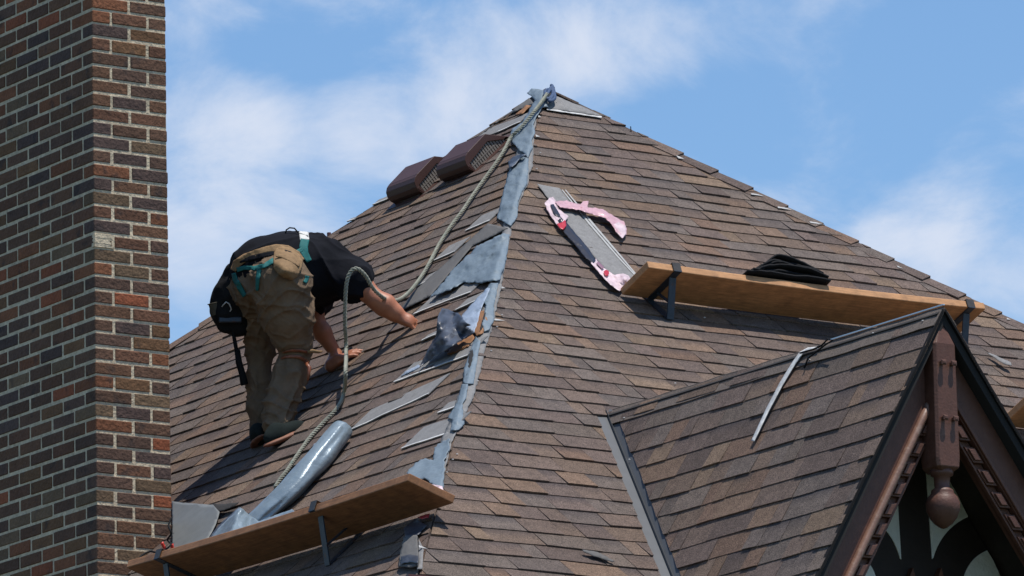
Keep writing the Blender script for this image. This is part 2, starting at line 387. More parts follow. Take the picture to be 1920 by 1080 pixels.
def window(C, d, o, w=.9, h=1.3):
    mb = MB(); t = .07
    for (x, z, ww, hh) in ((-w/2-t, -h/2-t, w+2*t, t), (-w/2-t, h/2, w+2*t, t), (-w/2-t, -h/2, t, h), (w/2, -h/2, t, h), (-.02, -h/2, .04, h), (-w/2, -.02, w/2-.02, .04), (.02, -.02, w/2-.02, .04)):
        mb.box(C+d*x+Z*z+o*.003, d*ww, o*.06, Z*hh)
    f = mb.build('window', M_WHITE, house)
    mb = MB(); mb.box(C-d*w/2-Z*h/2+o*.002, d*w, o*.02, Z*h); g = mb.build('pane', M_GLASS, f)
for i, (o, d) in ((0, (nL, uL)), (3, (nR, uR))):
    A = rin[0]
    for k in range(3):
        for zc in (1.5, 4.3):
            C = Vector((A.x, A.y, zc))+d*(1.3+k*2.4)
            window(C, d, o)
# ------------------------------------------------------------------ chimney
CP = FL.hit(322.5, 1000)                     # its back right corner meets the slope here
CW, CLn, CH = .390, 1.615, .0655
cx = CP-uR*CW; CB = Vector((cx.x, cx.y, 0))  # near corner
def brick_colour(r):
    base = r.choices([(58,46,40),(52,44,42),(66,50,40),(44,42,46),(72,56,40),(84,54,38),(100,56,38),(64,46,38),(74,66,54)], [7,6,6,3,3.5,3.2,1.3,4,1.5])[0]
    b = lin(base); m = (.054, .030, .018); w_ = (1.12, .98, .86); return shade(tuple((b[i]*.66+m[i]*.34)*w_[i] for i in range(3)), r.uniform(.82, 1.15)*2.2)
rnd = random.Random(21); mb = MB(); zb = GZ+.0; k = 0; ztop = 11.6
zoff = 0.006
BL, BH, BD, J_ = .1985-.0125, CH-.0125, .0925, .0125
def brick(x, y, z, lx, ly, col):
    j = lambda: rnd.uniform(-.0018, .0018)
    o = CB+uR*(x+j())+uL*(y+j())+Z*(z+j()); mb.box(o, uR*(lx+j()), uL*(ly+j()), Z*(BH+j()), col)
while zb < ztop:
    z = zb+zoff; st = .1985; even = k % 2 == 0
    nx, ny = 2, 8
    hx = .1015
    if even:   # long bricks run the full right face; side faces start with a header of the corner brick
        for fx in range(2):
            for yy in (0, CLn-BD):
                brick(fx*(CW+J_)/2, yy, z, (CW-J_)/2, BD, brick_colour(rnd))
        L = CLn-2*BD-2*J_; m = 7; bw = (L-(m-1)*J_)/m
        for xx in (0, CW-BD):
            for q in range(m): brick(xx, BD+J_+q*(bw+J_), z, BD, bw, brick_colour(rnd))
    else:
        m = 8; bw = (CLn-(m-1)*J_)/m
        for xx in (0, CW-BD):
            for q in range(m): brick(xx, q*(bw+J_), z, BD, bw, brick_colour(rnd))
        L = CW-2*BD-2*J_
        for yy in (0, CLn-BD): brick(BD+J_, yy, z, L, BD, brick_colour(rnd))
    zb += CH; k += 1
# one pale mortar-smeared corner brick as in the wall
chim = mb.build('chimney', M_BRICK, house, bevel=.0035, seg=1, label='dark brown brick chimney with cream mortar joints')
ins = .0032
mb = MB(); mb.box(CB+uR*ins+uL*ins, uR*(CW-2*ins), uL*(CLn-2*ins), Z*(zb-.004)); mortm = mb
pz = hit_plane(196, 464, CB, nR); kz = int((pz.z-GZ)/CH); z0 = kz*CH+zoff-.006
mb = MB()
for q in range(7):
    zz = Vector((CB.x, CB.y, z0+q*.0085)); w_ = .092+rnd.uniform(-.012, .012)
    mb.box(zz-uL*(.0022+.002*rnd.random()), uR*w_, uL*.01, Z*.0092); mb.box(zz-uR*(.0022+.001*rnd.random())+uL*.001, uL*rnd.uniform(.004, .02), uR*.01, Z*.0092)
mb.build('mortar_patch', M_MORT, chim, label='pale mortar smeared over one corner brick')
mb = MB(); mb.box(CB-uR*.05-uL*.05+Z*(zb+.001), uR*(CW+.1), uL*(CLn+.1), Z*.09); mb.build('chimney_cap', mat('concrete', (.35, .34, .32), noise_s=20), chim, bevel=.01)
for q in (.5, 1.15):
    mb = MB(); mb.lathe(CB+uR*CW/2+uL*q+Z*(zb+.09), [(0, .12), (.3, .10), (.3, .08), (.05, .08)]); mb.build('chimney_pot', mat('terracotta', (.35, .13, .06), noise_s=20), chim, smooth=True)
# mortar squeezed out of the joints here and there
rnd = random.Random(4); mb = MB()
for q in range(230):
    kz = rnd.randrange(int(5.5/CH), int(10.4/CH)); z = GZ+kz*CH+zoff-J_*.5
    if rnd.random() < .5: o = CB+uR*rnd.uniform(.01, CW-.01)-uL*.0005
    else: o = CB+uL*rnd.uniform(.01, CLn-.02)-uR*.0005
    r = rnd.uniform(.004, .009); pts = []
    vs = []; 
    for (a_, b_, c_) in ((1, 0, 0), (-1, 0, 0), (0, 1, 0), (0, -1, 0), (0, 0, 1), (0, 0, -1)): vs.append(o+(uR*a_*rnd.uniform(.8, 2.2)+uL*b_*rnd.uniform(.6, 1.6)+Z*c_*rnd.uniform(.5, 1.0))*r)
    mb.add(vs, [(0, 2, 4), (2, 1, 4), (1, 3, 4), (3, 0, 4), (2, 0, 5), (1, 2, 5), (3, 1, 5), (0, 3, 5)])
mortm.add(mb.v, mb.f); mortm.build('mortar', M_MORT, chim)
# ------------------------------------------------------------------ dormer
dhalf = 2.15*DRE
mb = MB(); sl = .03     # roof slabs (sheathing)
for fc in (DLF, DRF):
    tE = fc.tend
    pts = [fc.P(-.0, 0, -.006), fc.P(-.0, tE, -.006), fc.P(DLEN+.3, tE, -.006), fc.P(DLEN+.1, 0, -.006)]
    mb.prism(pts, -fc.nn*sl)
dormer = mb.build('dormer', M_DECK, house, label='steep gabled dormer with brown bargeboards')
def sp_D(ta, tb):
    k_ = DLF.k; VD = .05
    return [(0-.012, DLEN-RA*(ta/k_)*1.0+VD*-1 if ta > .02 else DLEN+.02, 0-.012, DLEN-RA*(tb/k_)-VD)]
def vxr(D): return RA*DJD+DLEN-run(RA, DJD+D)
def sp_D(ta, tb):
    k_ = DLF.k; VD = .062
    return [(-.012, vxr(ta/k_)-(VD if ta > .03 else -.0), -.012, vxr(tb/k_)-VD)]
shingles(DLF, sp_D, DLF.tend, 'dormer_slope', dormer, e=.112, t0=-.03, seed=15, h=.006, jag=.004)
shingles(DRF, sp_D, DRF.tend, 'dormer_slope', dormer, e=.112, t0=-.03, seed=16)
# open metal valley: two flanges and a raised rib
def valley(fcD, side):
    mbA, mbB, rib = MB(), MB(), MB(); n = 14; pv = []
    for i in range(n+1):
        D = i*1.14/n; Dm = DJD+D
        Vp = DPK+fcD.out*fcD.r*D-nR*vxr(D)-Z*D; pv.append(Vp)
    for i in range(n):
        a_, b_ = pv[i], pv[i+1]; nm = FR.n1
        d = (b_-a_).normalized(); wm = d.cross(nm).normalized(); wm = wm if wm.dot(-fcD.out) < 0 else wm
        if wm.dot(fcD.out) < 0: wm = -wm
        wd = d.cross(fcD.nn).normalized()
        if wd.dot(nR) < 0: wd = -wd
        mbA.prism([a_+nm*.004, b_+nm*.004, b_+wm*.15-nm*.004, a_+wm*.15-nm*.004], -nm*.002)
        mbB.prism([a_+fcD.nn*.004, b_+fcD.nn*.004, b_+wd*min(.13,(i+1)*.07)-fcD.nn*.004, a_+wd*min(.13, i*.07+.002)-fcD.nn*.004], -fcD.nn*.002)
        up = (nm+fcD.nn).normalized()
        rib.prism([a_+wm*.006+up*.004, a_+up*.024, a_+wd*.006+up*.004], b_-a_)
    mbA.build('valley_flashing', M_VLITE, dormer, recalc=True); mbB.build('valley_flashing', M_FLASH, dormer, recalc=True); rib.build('valley_rib', M_FLASH, dormer, recalc=True)
valley(DLF, -1); valley(DRF, 1)
# gable trim. g(x, y, z): across the gable, out of it, up, from the peak
def g(x, y, z): return DPK+uR*x+nR*y+Z*z
def rk(D, u, y, sd): return g(sd*(D*(DRE if sd < 0 else DRR)-u), y, -D)
Dn = 2.15; OV = -.06
# black drip edge along the rakes
for sd in (-1, 1):
    mb = MB(); mb.prism([rk(0, -.007, .014, sd), rk(Dn, -.007, .014, sd), rk(Dn, .004, .014, sd), rk(.010, .004, .014, sd)], -nR*.02); mb.build('drip_edge', M_BLKM, dormer, recalc=True)
    mb = MB(); y0 = OV
    mb.prism([rk(.09, .042, y0, sd), rk(Dn, .042, y0, sd), rk(Dn, .20, y0, sd), rk(.35, .20, y0, sd)], -nR*.035); mb.build('barge_board', M_BROWN, dormer, bevel=.003, recalc=True)
    mb = MB(); mb.prism([rk(.36, .205, y0-.03, sd), rk(Dn, .205, y0-.03, sd), rk(Dn, .276, y0-.03, sd), rk(.53, .276, y0-.03, sd)], -nR*.03)
    mb.prism([rk(.52, .264, y0-.012, sd), rk(Dn, .264, y0-.012, sd), rk(Dn, .276, y0-.012, sd), rk(.545, .276, y0-.012, sd)], -nR*.03)
    D = .46
    while D < Dn-.1:
        a1, b1, c1, d1 = [rk(D+dd, u, y0-.006, sd) for dd, u in ((0, .208), (.062, .208), (.062, .263), (0, .263))]
        mb.prism([a1, b1, c1, d1], -nR*.03)
        mb.prism([rk(D+dd, u, y0+.004, sd) for dd, u in ((.009, .220), (.053, .220), (.053, .254), (.009, .254))], -nR*.02); D += .088
    mb.build('dentil_band', M_BROWN, dormer, bevel=.002, recalc=True)
    if sd == -1:
        mb = MB(); mb.tube([rk(.36+i*.1, .186, y0+.008, sd) for i in range(18)], .017, 10); mb.build('moulding', M_MOULD, dormer, smooth=True)
    else:
        mb = MB(); mb.prism([rk(.30, .172, y0+.014, sd), rk(Dn, .172, y0+.014, sd), rk(Dn, .196, y0+.014, sd), rk(.36, .196, y0+.014, sd)], -nR*.03); mb.build('moulding', M_BROWN, dormer, bevel=.004, recalc=True)
# soffit boards under the overhang
for fc, sd in ((DLF, -1), (DRF, 1)):
    mb = MB(); mb.prism([rk(.08, .041, OV-.036, sd), rk(Dn, .041, OV-.036, sd), rk(Dn, .041, -.62, sd), rk(.08, .041, -.62, sd)], Vector((0, 0, -.012))); mb.build('soffit', M_DBROWN, dormer, recalc=True)
# king post with pegs and turned drop
mb = MB(); hw = .058; yf = .012; yb = -.10
for_p = [(-hw, yb), (-hw, yf-.012), (-hw+.012, yf), (hw-.012, yf), (hw, yf-.012), (hw, yb)]
lv = [(-.045, .12), (-.145, .98), (-.62, 1.06), (-.655, .98), (-.675, .55)]
vs = []; 
for z, sc in lv: vs += [g(x*sc, yb+(y-yb)*(1 if sc > .6 else .8), z) for x, y in for_p]
n = 6; fs = [(i*n+k_, i*n+(k_+1) % n, (i+1)*n+(k_+1) % n, (i+1)*n+k_) for i in range(len(lv)-1) for k_ in range(n)]+[tuple(range(n)), tuple(range((len(lv)-1)*n, len(lv)*n))]
mb.add(vs, fs)
for zz in (-.235, -.465):
    for xx in (-.026, .026):
        mb.box(g(xx-.009, yf-.005, zz), uR*.018, nR*.030, Z*.014); mb.box(g(xx-.013, yf+.014, zz-.004), uR*.026, nR*.008, Z*.022)
post = mb.build('king_post', M_BROWN, dormer, bevel=.003, recalc=True)
mb = MB(); mb.lathe(g(0, -.045, 0), [(-.66, .0), (-.662, .05), (-.685, .046), (-.69, .034), (-.735, .031), (-.745, .044), (-.752, .047), (-.757, .046), (-.775, .062), (-.80, .071), (-.83, .069), (-.86, .056), (-.885, .036), (-.90, .015), (-.905, 0)], 32, ax=Z)
mb.build('drop_finial', M_BROWN, dormer, smooth=True, recalc=True)
# gable wall: timber framing with stucco infill
yw = -.50
mb = MB(); mb.prism([g(0, yw, -.1), g(-Dn*DRE+.05, yw, -Dn), g(-Dn*DRE+.05, yw, -6.0), g(Dn*DRR-.05, yw, -6.0), g(Dn*DRR-.05, yw, -Dn)], -nR*.2)
mb.build('timber_framing', M_DBROWN, dormer, recalc=True)
P0w = g(0, yw, 0)
def arc(p, c, q, n=10): # quadratic curve
    return [((1-t)**2*p[0]+2*t*(1-t)*c[0]+t*t*q[0], (1-t)**2*p[1]+2*t*(1-t)*c[1]+t*t*q[1]) for t in [i/n for i in range(n+1)]]
W1 = [(1683, 935), (1690, 1049)]+arc((1688, 1047), (1676, 1006), (1652, 984))+[(1640, 975)]
W2 = [(1735, 858), (1748, 1048)]+arc((1750, 1046), (1765, 992), (1815, 969))+arc((1814, 966), (1803, 945), (1790, 915))+[(1776, 880), (1757, 862)]
W3 = [(1600, 1060)]+arc((1622, 1050), (1642, 1062), (1648, 1110))+[(1590, 1110)]
W4 = arc((1803, 1112), (1806, 1050), (1851, 1032))+[(1862, 1050), (1890, 1112)]
for pl in (W1, W2, W3, W4):
    pts = [hit_plane(x, y, P0w+nR*.004, nR) for x, y in pl]
    mb = MB(); mb.prism(pts, -nR*.01); mb.build('stucco_panel', M_STUC, dormer, recalc=True)
for x in (1712, 1765):
    pts = [hit_plane(x+a_, y, P0w+nR*.03, nR) for a_, y in ((0, 1064), (7, 1090), (-9, 1090))]
    mb = MB(); mb.prism(pts, -nR*.03); mb.build('carved_tip', M_BROWN, dormer, recalc=True)
# ------------------------------------------------------------------ sheets laid on surfaces
def pt_in(poly, x, y):
    c = False; n = len(poly)
    for i in range(n):
        (x1, y1), (x2, y2) = poly[i], poly[(i+1) % n]
        if (y1 > y) != (y2 > y) and x < (x2-x1)*(y-y1)/(y2-y1)+x1: c = not c
    return c
def H_roof(o0=.013):
    return lambda x, y, h: hit_roof(x, y, o0+h)[0]
def H_face(fc, o0=.013):
    return lambda x, y, h: fc.hit(x, y, o0+h)
WAX = (nR*.9+nL*.25-Z*.9).normalized()
def sheet(mb, poly, H, cell=4., wr=.003, ws=18, jag=1.2, hf=None, col=(.5, .5, .5), seed=0):
    """a soft sheet whose outline lies at poly; H(x, y, height) gives the surface point"""
    rnd = random.Random(seed+len(poly)*7+int(poly[0][0])); B = []
    n = len(poly)
    for i in range(n):
        (x1, y1), (x2, y2) = poly[i], poly[(i+1) % n]; L = math.hypot(x2-x1, y2-y1); m = max(1, int(L/cell))
        for k in range(m):
            t = k/m; j = jag*fbm((x1+(x2-x1)*t, y1+(y2-y1)*t, seed), .13, 3)
            B.append((x1+(x2-x1)*t-(y2-y1)/L*j, y1+(y2-y1)*t+(x2-x1)/L*j))
    xs = [p[0] for p in B]; ys = [p[1] for p in B]; V = [Vector(p) for p in B]; nb = len(B)
    y = min(ys)+cell*.5
    while y < max(ys):
        x = min(xs)+cell*.5
        while x < max(xs):
            if pt_in(B, x, y) and min((x-p[0])**2+(y-p[1])**2 for p in B) > (cell*.55)**2: V.append(Vector((x+rnd.uniform(-.2, .2)*cell, y+rnd.uniform(-.2, .2)*cell)))
            x += cell
        y += cell
    r = delaunay_2d_cdt(V, [], [list(range(nb))], 1, 1e-4)
    vs = []
    for v in r[0]:
        P = H(v.x, v.y, 0); q_ = P-WAX*(P.dot(WAX)*.8); h = wr*(1+1.5*fbm(q_, ws, 3)) + wr*.5*fbm(P+Vector((5, 5, 5)), ws*1.6, 2)
        if hf: h += hf(v.x, v.y)
        vs.append(H(v.x, v.y, h))
    fs = []
    for f in r[2]:
        a, b, c = (vs[i] for i in f[:3]); nn = (b-a).cross(c-a)
        fs.append(tuple(f) if nn.dot(CAM-a) > 0 else tuple(f)[::-1])
    mb.add(vs, fs, col)
def lay(name, polys, m, parent=house, H=None, solid=.0025, smooth=True, **kw):
    sh = {k: kw.pop(k) for k in ('cell', 'wr', 'ws', 'jag', 'hf', 'seed') if k in kw}
    mb = MB()
    for p in (polys if isinstance(polys[0], list) else [polys]): sheet(mb, p, H or H_roof(), **sh)
    return mb.build(name, m, parent, smooth=smooth, solid=solid, **kw)
def Zm(pts, sx, ox, oy): return [(ox+x/sx, oy+y/sx) for x, y in pts]
HL, HR = H_face(FL), H_face(FR)
# grey granulated strip under everything on the open hip
lay('hip_underlay', [(1022,178),(1007,215),(1001,250),(1000,300),(989,345),(972,385),(959,430),(952,470),(943,520),(938,548),(928,590),(920,620),(909,660),(900,700),(889,740),(877,768),(865,790),(847,830),(837,870),(831,905),(815,915),(812,880),(825,830),(843,790),(860,740),(878,690),(890,640),(898,590),(915,540),(930,500),(940,440),(953,380),(963,300),(983,240),(1003,185)], M_FELT, wr=.002, jag=3, cell=5)
# strips with a pale sealant line along their lower edge
def strip(fc, a, b, w, lab=None, m=M_FELT, line=True, sk=.0, la=None):
    sa, ta = fc.st(fc.hit(*a, .012)); sb, tb_ = fc.st(fc.hit(*b, .012)); n = 14; mb, ml = MB(), MB(); o = .0125
    for i in range(n):
        u0, u1 = i/n, (i+1)/n
        q = []
        for u in (u0, u1):
            s_ = sa+(sb-sa)*u; t_ = ta+(tb_-ta)*u; q.append((s_, t_, .0022*fbm((s_, t_, 3), 9, 2)))
        mb.prism([fc.P(q[0][0], q[0][1]-w, o+q[0][2]), fc.P(q[1][0], q[1][1]-w, o+q[1][2]), fc.P(q[1][0], q[1][1], o+.002+q[1][2]), fc.P(q[0][0], q[0][1], o+.002+q[0][2])], -fc.n1*.004)
        if line: ml.prism([fc.P(q[0][0], q[0][1]-.011+q[0][2], o+.0035+q[0][2]), fc.P(q[1][0], q[1][1]-.011+q[1][2], o+.0035+q[1][2]), fc.P(q[1][0], q[1][1]+.001, o+.0045+q[1][2]), fc.P(q[0][0], q[0][1]+.001, o+.0045+q[0][2])], -fc.n1*.003)
    s = mb.build('starter_strip', m, house, recalc=True, label=lab)
    if line: ml.build('sealant_line', M_TAR, s, recalc=True)
for a, b, w in (((772,593),(879,552),.17), ((735,721),(873,671),.15), ((652,812),(800,743),.16), ((749,846),(838,816),.16), ((817,779),(848,768),.08), ((869,437),(914,418),.13),
                ((808,494),(849,476),.13), ((778,541),(796,532),.10), ((850,586),(890,568),.09), ((696,388),(722,378),.05), ((648,419),(661,415),.03), ((787,643),(813,632),.05), ((930,251),(972,233),.10)):
    strip(FL, a, b, w)
strip(FL, (884,268), (932,250), .10, line=False)
lay('felt_band', [(915,419),(952,428),(938,436),(885,462),(838,518),(806,556),(757,580),(748,583),(775,548),(808,518),(840,490),(872,458)], M_DFELT, H=H_face(FL, .016), wr=.0015, jag=.4)
lay('felt_band', [(893,258),(940,222),(992,184),(1002,194),(985,202),(950,216),(915,242)], M_DFELT, H=HL, wr=.003)
# crown of the hip
lay('hip_membrane', Zm([(700,95),(760,100),(850,125),(900,150),(880,230),(890,300),(820,310),(740,440),(720,500),(740,600),(700,680),(715,760),(660,880),(620,830),(560,790),(480,690),(470,600),(480,550),(590,480),(640,400),(740,230),(690,180),(650,150)], 6, 880, 150), M_MEMB, H=H_roof(.02), wr=.005, cell=3.2)
lay('hip_membrane', [(973,291),(991,297),(991,318),(988,344),(979,359),(972,377),(970,407),(958,424),(947,418),(932,408),(941,371),(947,347),(953,324),(961,306)], M_MEMB, H=H_roof(.018), wr=.005, cell=3.2)
lay('membrane_fold', [(953,303),(963,294),(976,289),(987,290),(975,297),(966,308),(955,316)], M_MEMBD, H=H_roof(.03), wr=.006, cell=2.5)
lay('hip_membrane', [(945,437),(955,440),(952,470),(946,500),(937,525),(900,531),(870,529),(850,540),(803,560),(835,525),(845,510),(895,462)], M_MEMB, H=H_roof(.021), wr=.008, ws=9, cell=3.2, jag=2.5, label='wide wrinkled triangle of blue grey membrane beside the hip')
lay('hip_membrane', [(920,531),(934,531),(931,550),(926,575),(926,600),(917,618),(908,622),(903,604),(912,572),(903,562),(908,548)], M_MEMB, H=H_roof(.02), wr=.005, cell=2.6)
lay('hip_membrane', [(892,631),(901,640),(896,670),(888,720),(869,720),(870,692),(880,662)], M_MEMB, H=H_roof(.018), wr=.005, cell=2.6)
lay('hip_membrane', [(866,720),(878,720),(874,747),(867,757),(871,796),(860,806),(845,808),(848,787),(840,783),(858,753)], M_MEMB, H=H_roof(.018), wr=.005, cell=2.6)
lay('hip_membrane', [(830,827),(843,823),(842,843),(834,863),(832,915),(827,912),(813,910),(797,897),(777,900),(762,887),(780,867),(797,860),(813,863),(815,840)], M_MEMB, H=H_roof(.02), wr=.004, ws=9, cell=2.6, jag=2.5, hf=lambda x, y: .03*max(0, (830-x)/60))
lay('film', [(866,592),(892,562),(914,540),(919,541),(908,566),(900,585),(897,600),(889,624),(880,618),(868,610)], M_MEMBL, H=H_roof(.022), wr=.004, cell=2.6, label='pale blue film side of the peeled membrane')
lay('sheathing_board', [(898,584),(912,582),(914,600),(906,625),(894,630),(887,622)], M_WOOD, H=H_roof(.022), wr=.001, cell=3, jag=1.5, label='bare brown sheathing showing in the torn hip')
lay('sheathing_board', [(838,664),(850,648),(887,627),(890,633),(878,650),(846,665)], M_WOOD, H=H_roof(.016), wr=.001, cell=3)
lay('sheathing_board', [(965,216),(987,197),(996,198),(980,213)], M_WOOD, H=H_roof(.018), wr=.001, cell=3)
lay('torn_gap', [(909,584),(911,584),(906,612),(899,622)], M_DECK, H=H_roof(.026), wr=.0, cell=2)
lay('torn_gap', [(880,660),(886,655),(888,665),(881,690),(875,705),(878,680)], M_DECK, H=H_roof(.024), wr=.0, cell=2)
# curled loose flap
def hfl(x, y):
    u = (890-x)/75; v = (y-578)/105; u = min(max(u, 0), 1); v = min(max(v, 0), 1)
    return .015+.12*(u**.8)*(1-v)**.9 + .025*math.sin(u*7+v*5)*(1-v) + .03*math.exp(-((x-868)**2+(y-604)**2)/200)
lay('membrane_flap', Zm([(390,568),(430,575),(462,592),(500,600),(530,636),(560,668),(587,682),(560,690),(548,700),(612,735),(540,775),(430,842),(330,905),(240,967),(262,920),(282,880),(330,790),(352,760),(357,690),(365,620)], 3.6, 720, 420), M_MEMBD, H=HL, hf=hfl, wr=.006, ws=14, cell=2.8, solid=.003, label='dark curled flap of loose membrane lifted off the slope')
lay('membrane_flap', [(790,688),(752,706),(760,697),(784,684)], M_MEMBL, H=HL, wr=.003, cell=2.5)
# foot of the hip: grey cap pieces over the gutter corner
lay('hip_cap', [(757,1008),(782,1004),(785,1050),(783,1062),(770,1064),(748,1062),(752,1035)], M_DFELT, H=H_roof(.026), wr=.003, cell=3, solid=.006)
lay('hip_cap', [(785,1008),(794,1030),(792,1066),(782,1068),(784,1040)], M_FELT, H=H_roof(.02), wr=.002, cell=3)
lay('hip_cap', [(752,1044),(768,1040),(784,1042),(784,1056),(768,1054),(752,1058)], M_MEMBD, H=H_roof(.036), wr=.004, cell=3)
lay('hip_membrane', [(757,990),(780,972),(800,985),(784,1003),(760,1008)], M_MEMBD, H=H_roof(.02), wr=.006, cell=3)
lay('starter_strip', [(1030,183),(1045,181),(1068,191),(1092,200),(1127,217),(1100,214),(1075,210),(1025,203),(1022,192)], M_FELT, H=HR, wr=.003, jag=.5, label='grey triangle of underlay at the very top of the roof')
TW = [[(1026,202),(1075,209),(1129,218),(1128,221),(1074,213),(1025,206)], [(1408,362),(1420,364),(1433,368),(1409,365)], [(1458,387),(1470,389),(1488,394),(1459,390)], [(1518,415),(1530,417),(1544,421),(1519,418)],
      [(1268,291),(1283,298),(1272,297)], [(1004,252),(1013,256),(1005,257)], [(1009,216),(1015,219),(1009,220)], [(938,536),(948,540),(939,541)], [(927,554),(938,558),(929,559)], [(926,597),(947,601),(927,601)], [(911,617),(923,621),(912,622)], [(902,637),(908,641),(902,642)], [(1682,498),(1694,504),(1683,501)], [(1888,596),(1896,600),(1888,599)], [(785,1022),(802,1029),(786,1027)], [(893,711),(898,714),(893,716)], [(886,727),(891,731),(886,732)], [(880,748),(886,752),(880,752)]]
M_TAR3 = mat('dull sealant dab', (.40, .39, .37), rough=.7)
for p in TW: lay('sealant_line', p, M_TAR if p is TW[0] else M_TAR3, H=H_face(FR, .014), solid=.001, wr=.0005, jag=.4, cell=3)
# grey strip running down the slope beside the wrapper
lay('starter_strip', [(1007,345),(1049,353),(1080,392),(1130,450),(1194,518),(1166,541),(1100,465),(1050,405),(1035,382)], M_FELT, H=H_face(FR, .015), wr=.002, jag=.5, label='long grey strip running down the front right slope')
M_TAR2 = mat('faint sealant line', (.36, .355, .34), rough=.7)
for dx in (0, 6):
    lay('sealant_line', [(1053+dx,356),(1055+dx,356),(1105.5+dx,417),(1159+dx,480),(1192+dx*.5,516),(1191+dx*.5,518),(1157+dx,482),(1103.5+dx,420)], M_TAR2, H=H_face(FR, .019), wr=.001, jag=.4, cell=4)
# lifted shingle right of the dormer and a flipped one low on the front slope
lay('loose_shingle', [(1848,660),(1860,664),(1896,680),(1897,686),(1880,681)], M_FELT, H=H_face(FR, .02), wr=.002, cell=4, hf=lambda x, y: .02*(x-1848)/50)
lay('loose_shingle', [(1092,1031),(1120,1035),(1152,1052),(1149,1054),(1118,1044),(1095,1035)], M_DFELT, H=H_face(FR, .02), wr=.002, cell=4)
# step flashing sheet beside the chimney
lay('flashing_sheet', [(323,940),(345,943),(400,947),(412,960),(404,985),(388,1015),(372,1035),(330,1060),(324,1050)], M_LFLASH, H=H_face(FL, .03), wr=.003, ws=5, cell=5, jag=.6, solid=.003)
lay('torn_gap', [(398,945),(420,945),(448,942),(440,950),(410,960),(403,955)], M_DECK, H=H_face(FL, .032), wr=.0, cell=3)
# dormer: black ridge line, silver edge, bent metal strip
mb = MB(); pts = []
for i in range(25):
    x = -.01+i*(DLEN-.04)/24; pts.append(DPK-nR*x+Z*(.010+.002*math.sin(i*1.7)))
mb = MB()
for fc in (DLF, DRF):
    for i in range(24):
        w = .10 if fc is DLF else .10
        a_, b_ = pts[i], pts[i+1]; o = fc.out*fc.r-Z; o.normalize()
        mb.prism([a_, b_, b_+o*w+fc.nn*.006, a_+o*w+fc.nn*.006], -fc.nn*.004, (.1, .1, .1))
mb.build('ridge_cap', mat('brown shingle', (.115,.09,.074), rough=.93, noise_s=185, noise_a=.9, noise_b=.2, detail=2), dormer, recalc=True)
mb = MB(); mb.bar(DPK+nR*.012+Z*.018, DPK-nR*.78+Z*.018, .009, .005, Z); mb.build('metal_edge', mat('bright drip metal', (.55, .56, .58), rough=.35, metal=.7), dormer)
def HD(o0=.02): return lambda x, y, h: DLF.hit(x, y, o0+h)
M_SILV = mat('weathered aluminium strip', (.58, .57, .54), rough=.6, metal=.1, noise_s=60, noise_a=.35)
lay('bent_metal_strip', [(1534,650),(1515,652),(1500,660),(1486,679),(1462,718),(1437,766),(1409,826),(1414,828),(1442,770),(1467,723),(1491,683),(1504,665),(1517,658),(1534,654)], M_SILV, parent=dormer, H=HD(.020), wr=.0005, jag=.05, cell=2.4, solid=.003)
mb = MB()
wp = [DLF.hit(x, y, h) for x, y, h in ((1500,662,.03),(1525,655,.04),(1540,648,.04),(1552,636,.05),(1562,638,.05),(1548,646,.04),(1530,660,.03),(1515,672,.02),(1508,690,.02))]
mb.tube(wp, .004, 6); mb.build('wire', M_BLKM, dormer, smooth=True)
# nail heads and debris flecks: white specks on the slopes
M_FLK = mat('pale flecks', (.6, .58, .55), rough=.6); rnd = random.Random(77); mb = MB()
FLK = [(1043,192),(1053,194),(1013,287),(1006,317),(1183,243),(941,591),(932,613),(921,658),(870,728),(1266,719),(1241,748),(1170,784),(1730,602),(1637,625),(1518,675),(857,852),(849,862),(838,886),(1180,862),(1321,596)]
M_NAIL = M_FLK
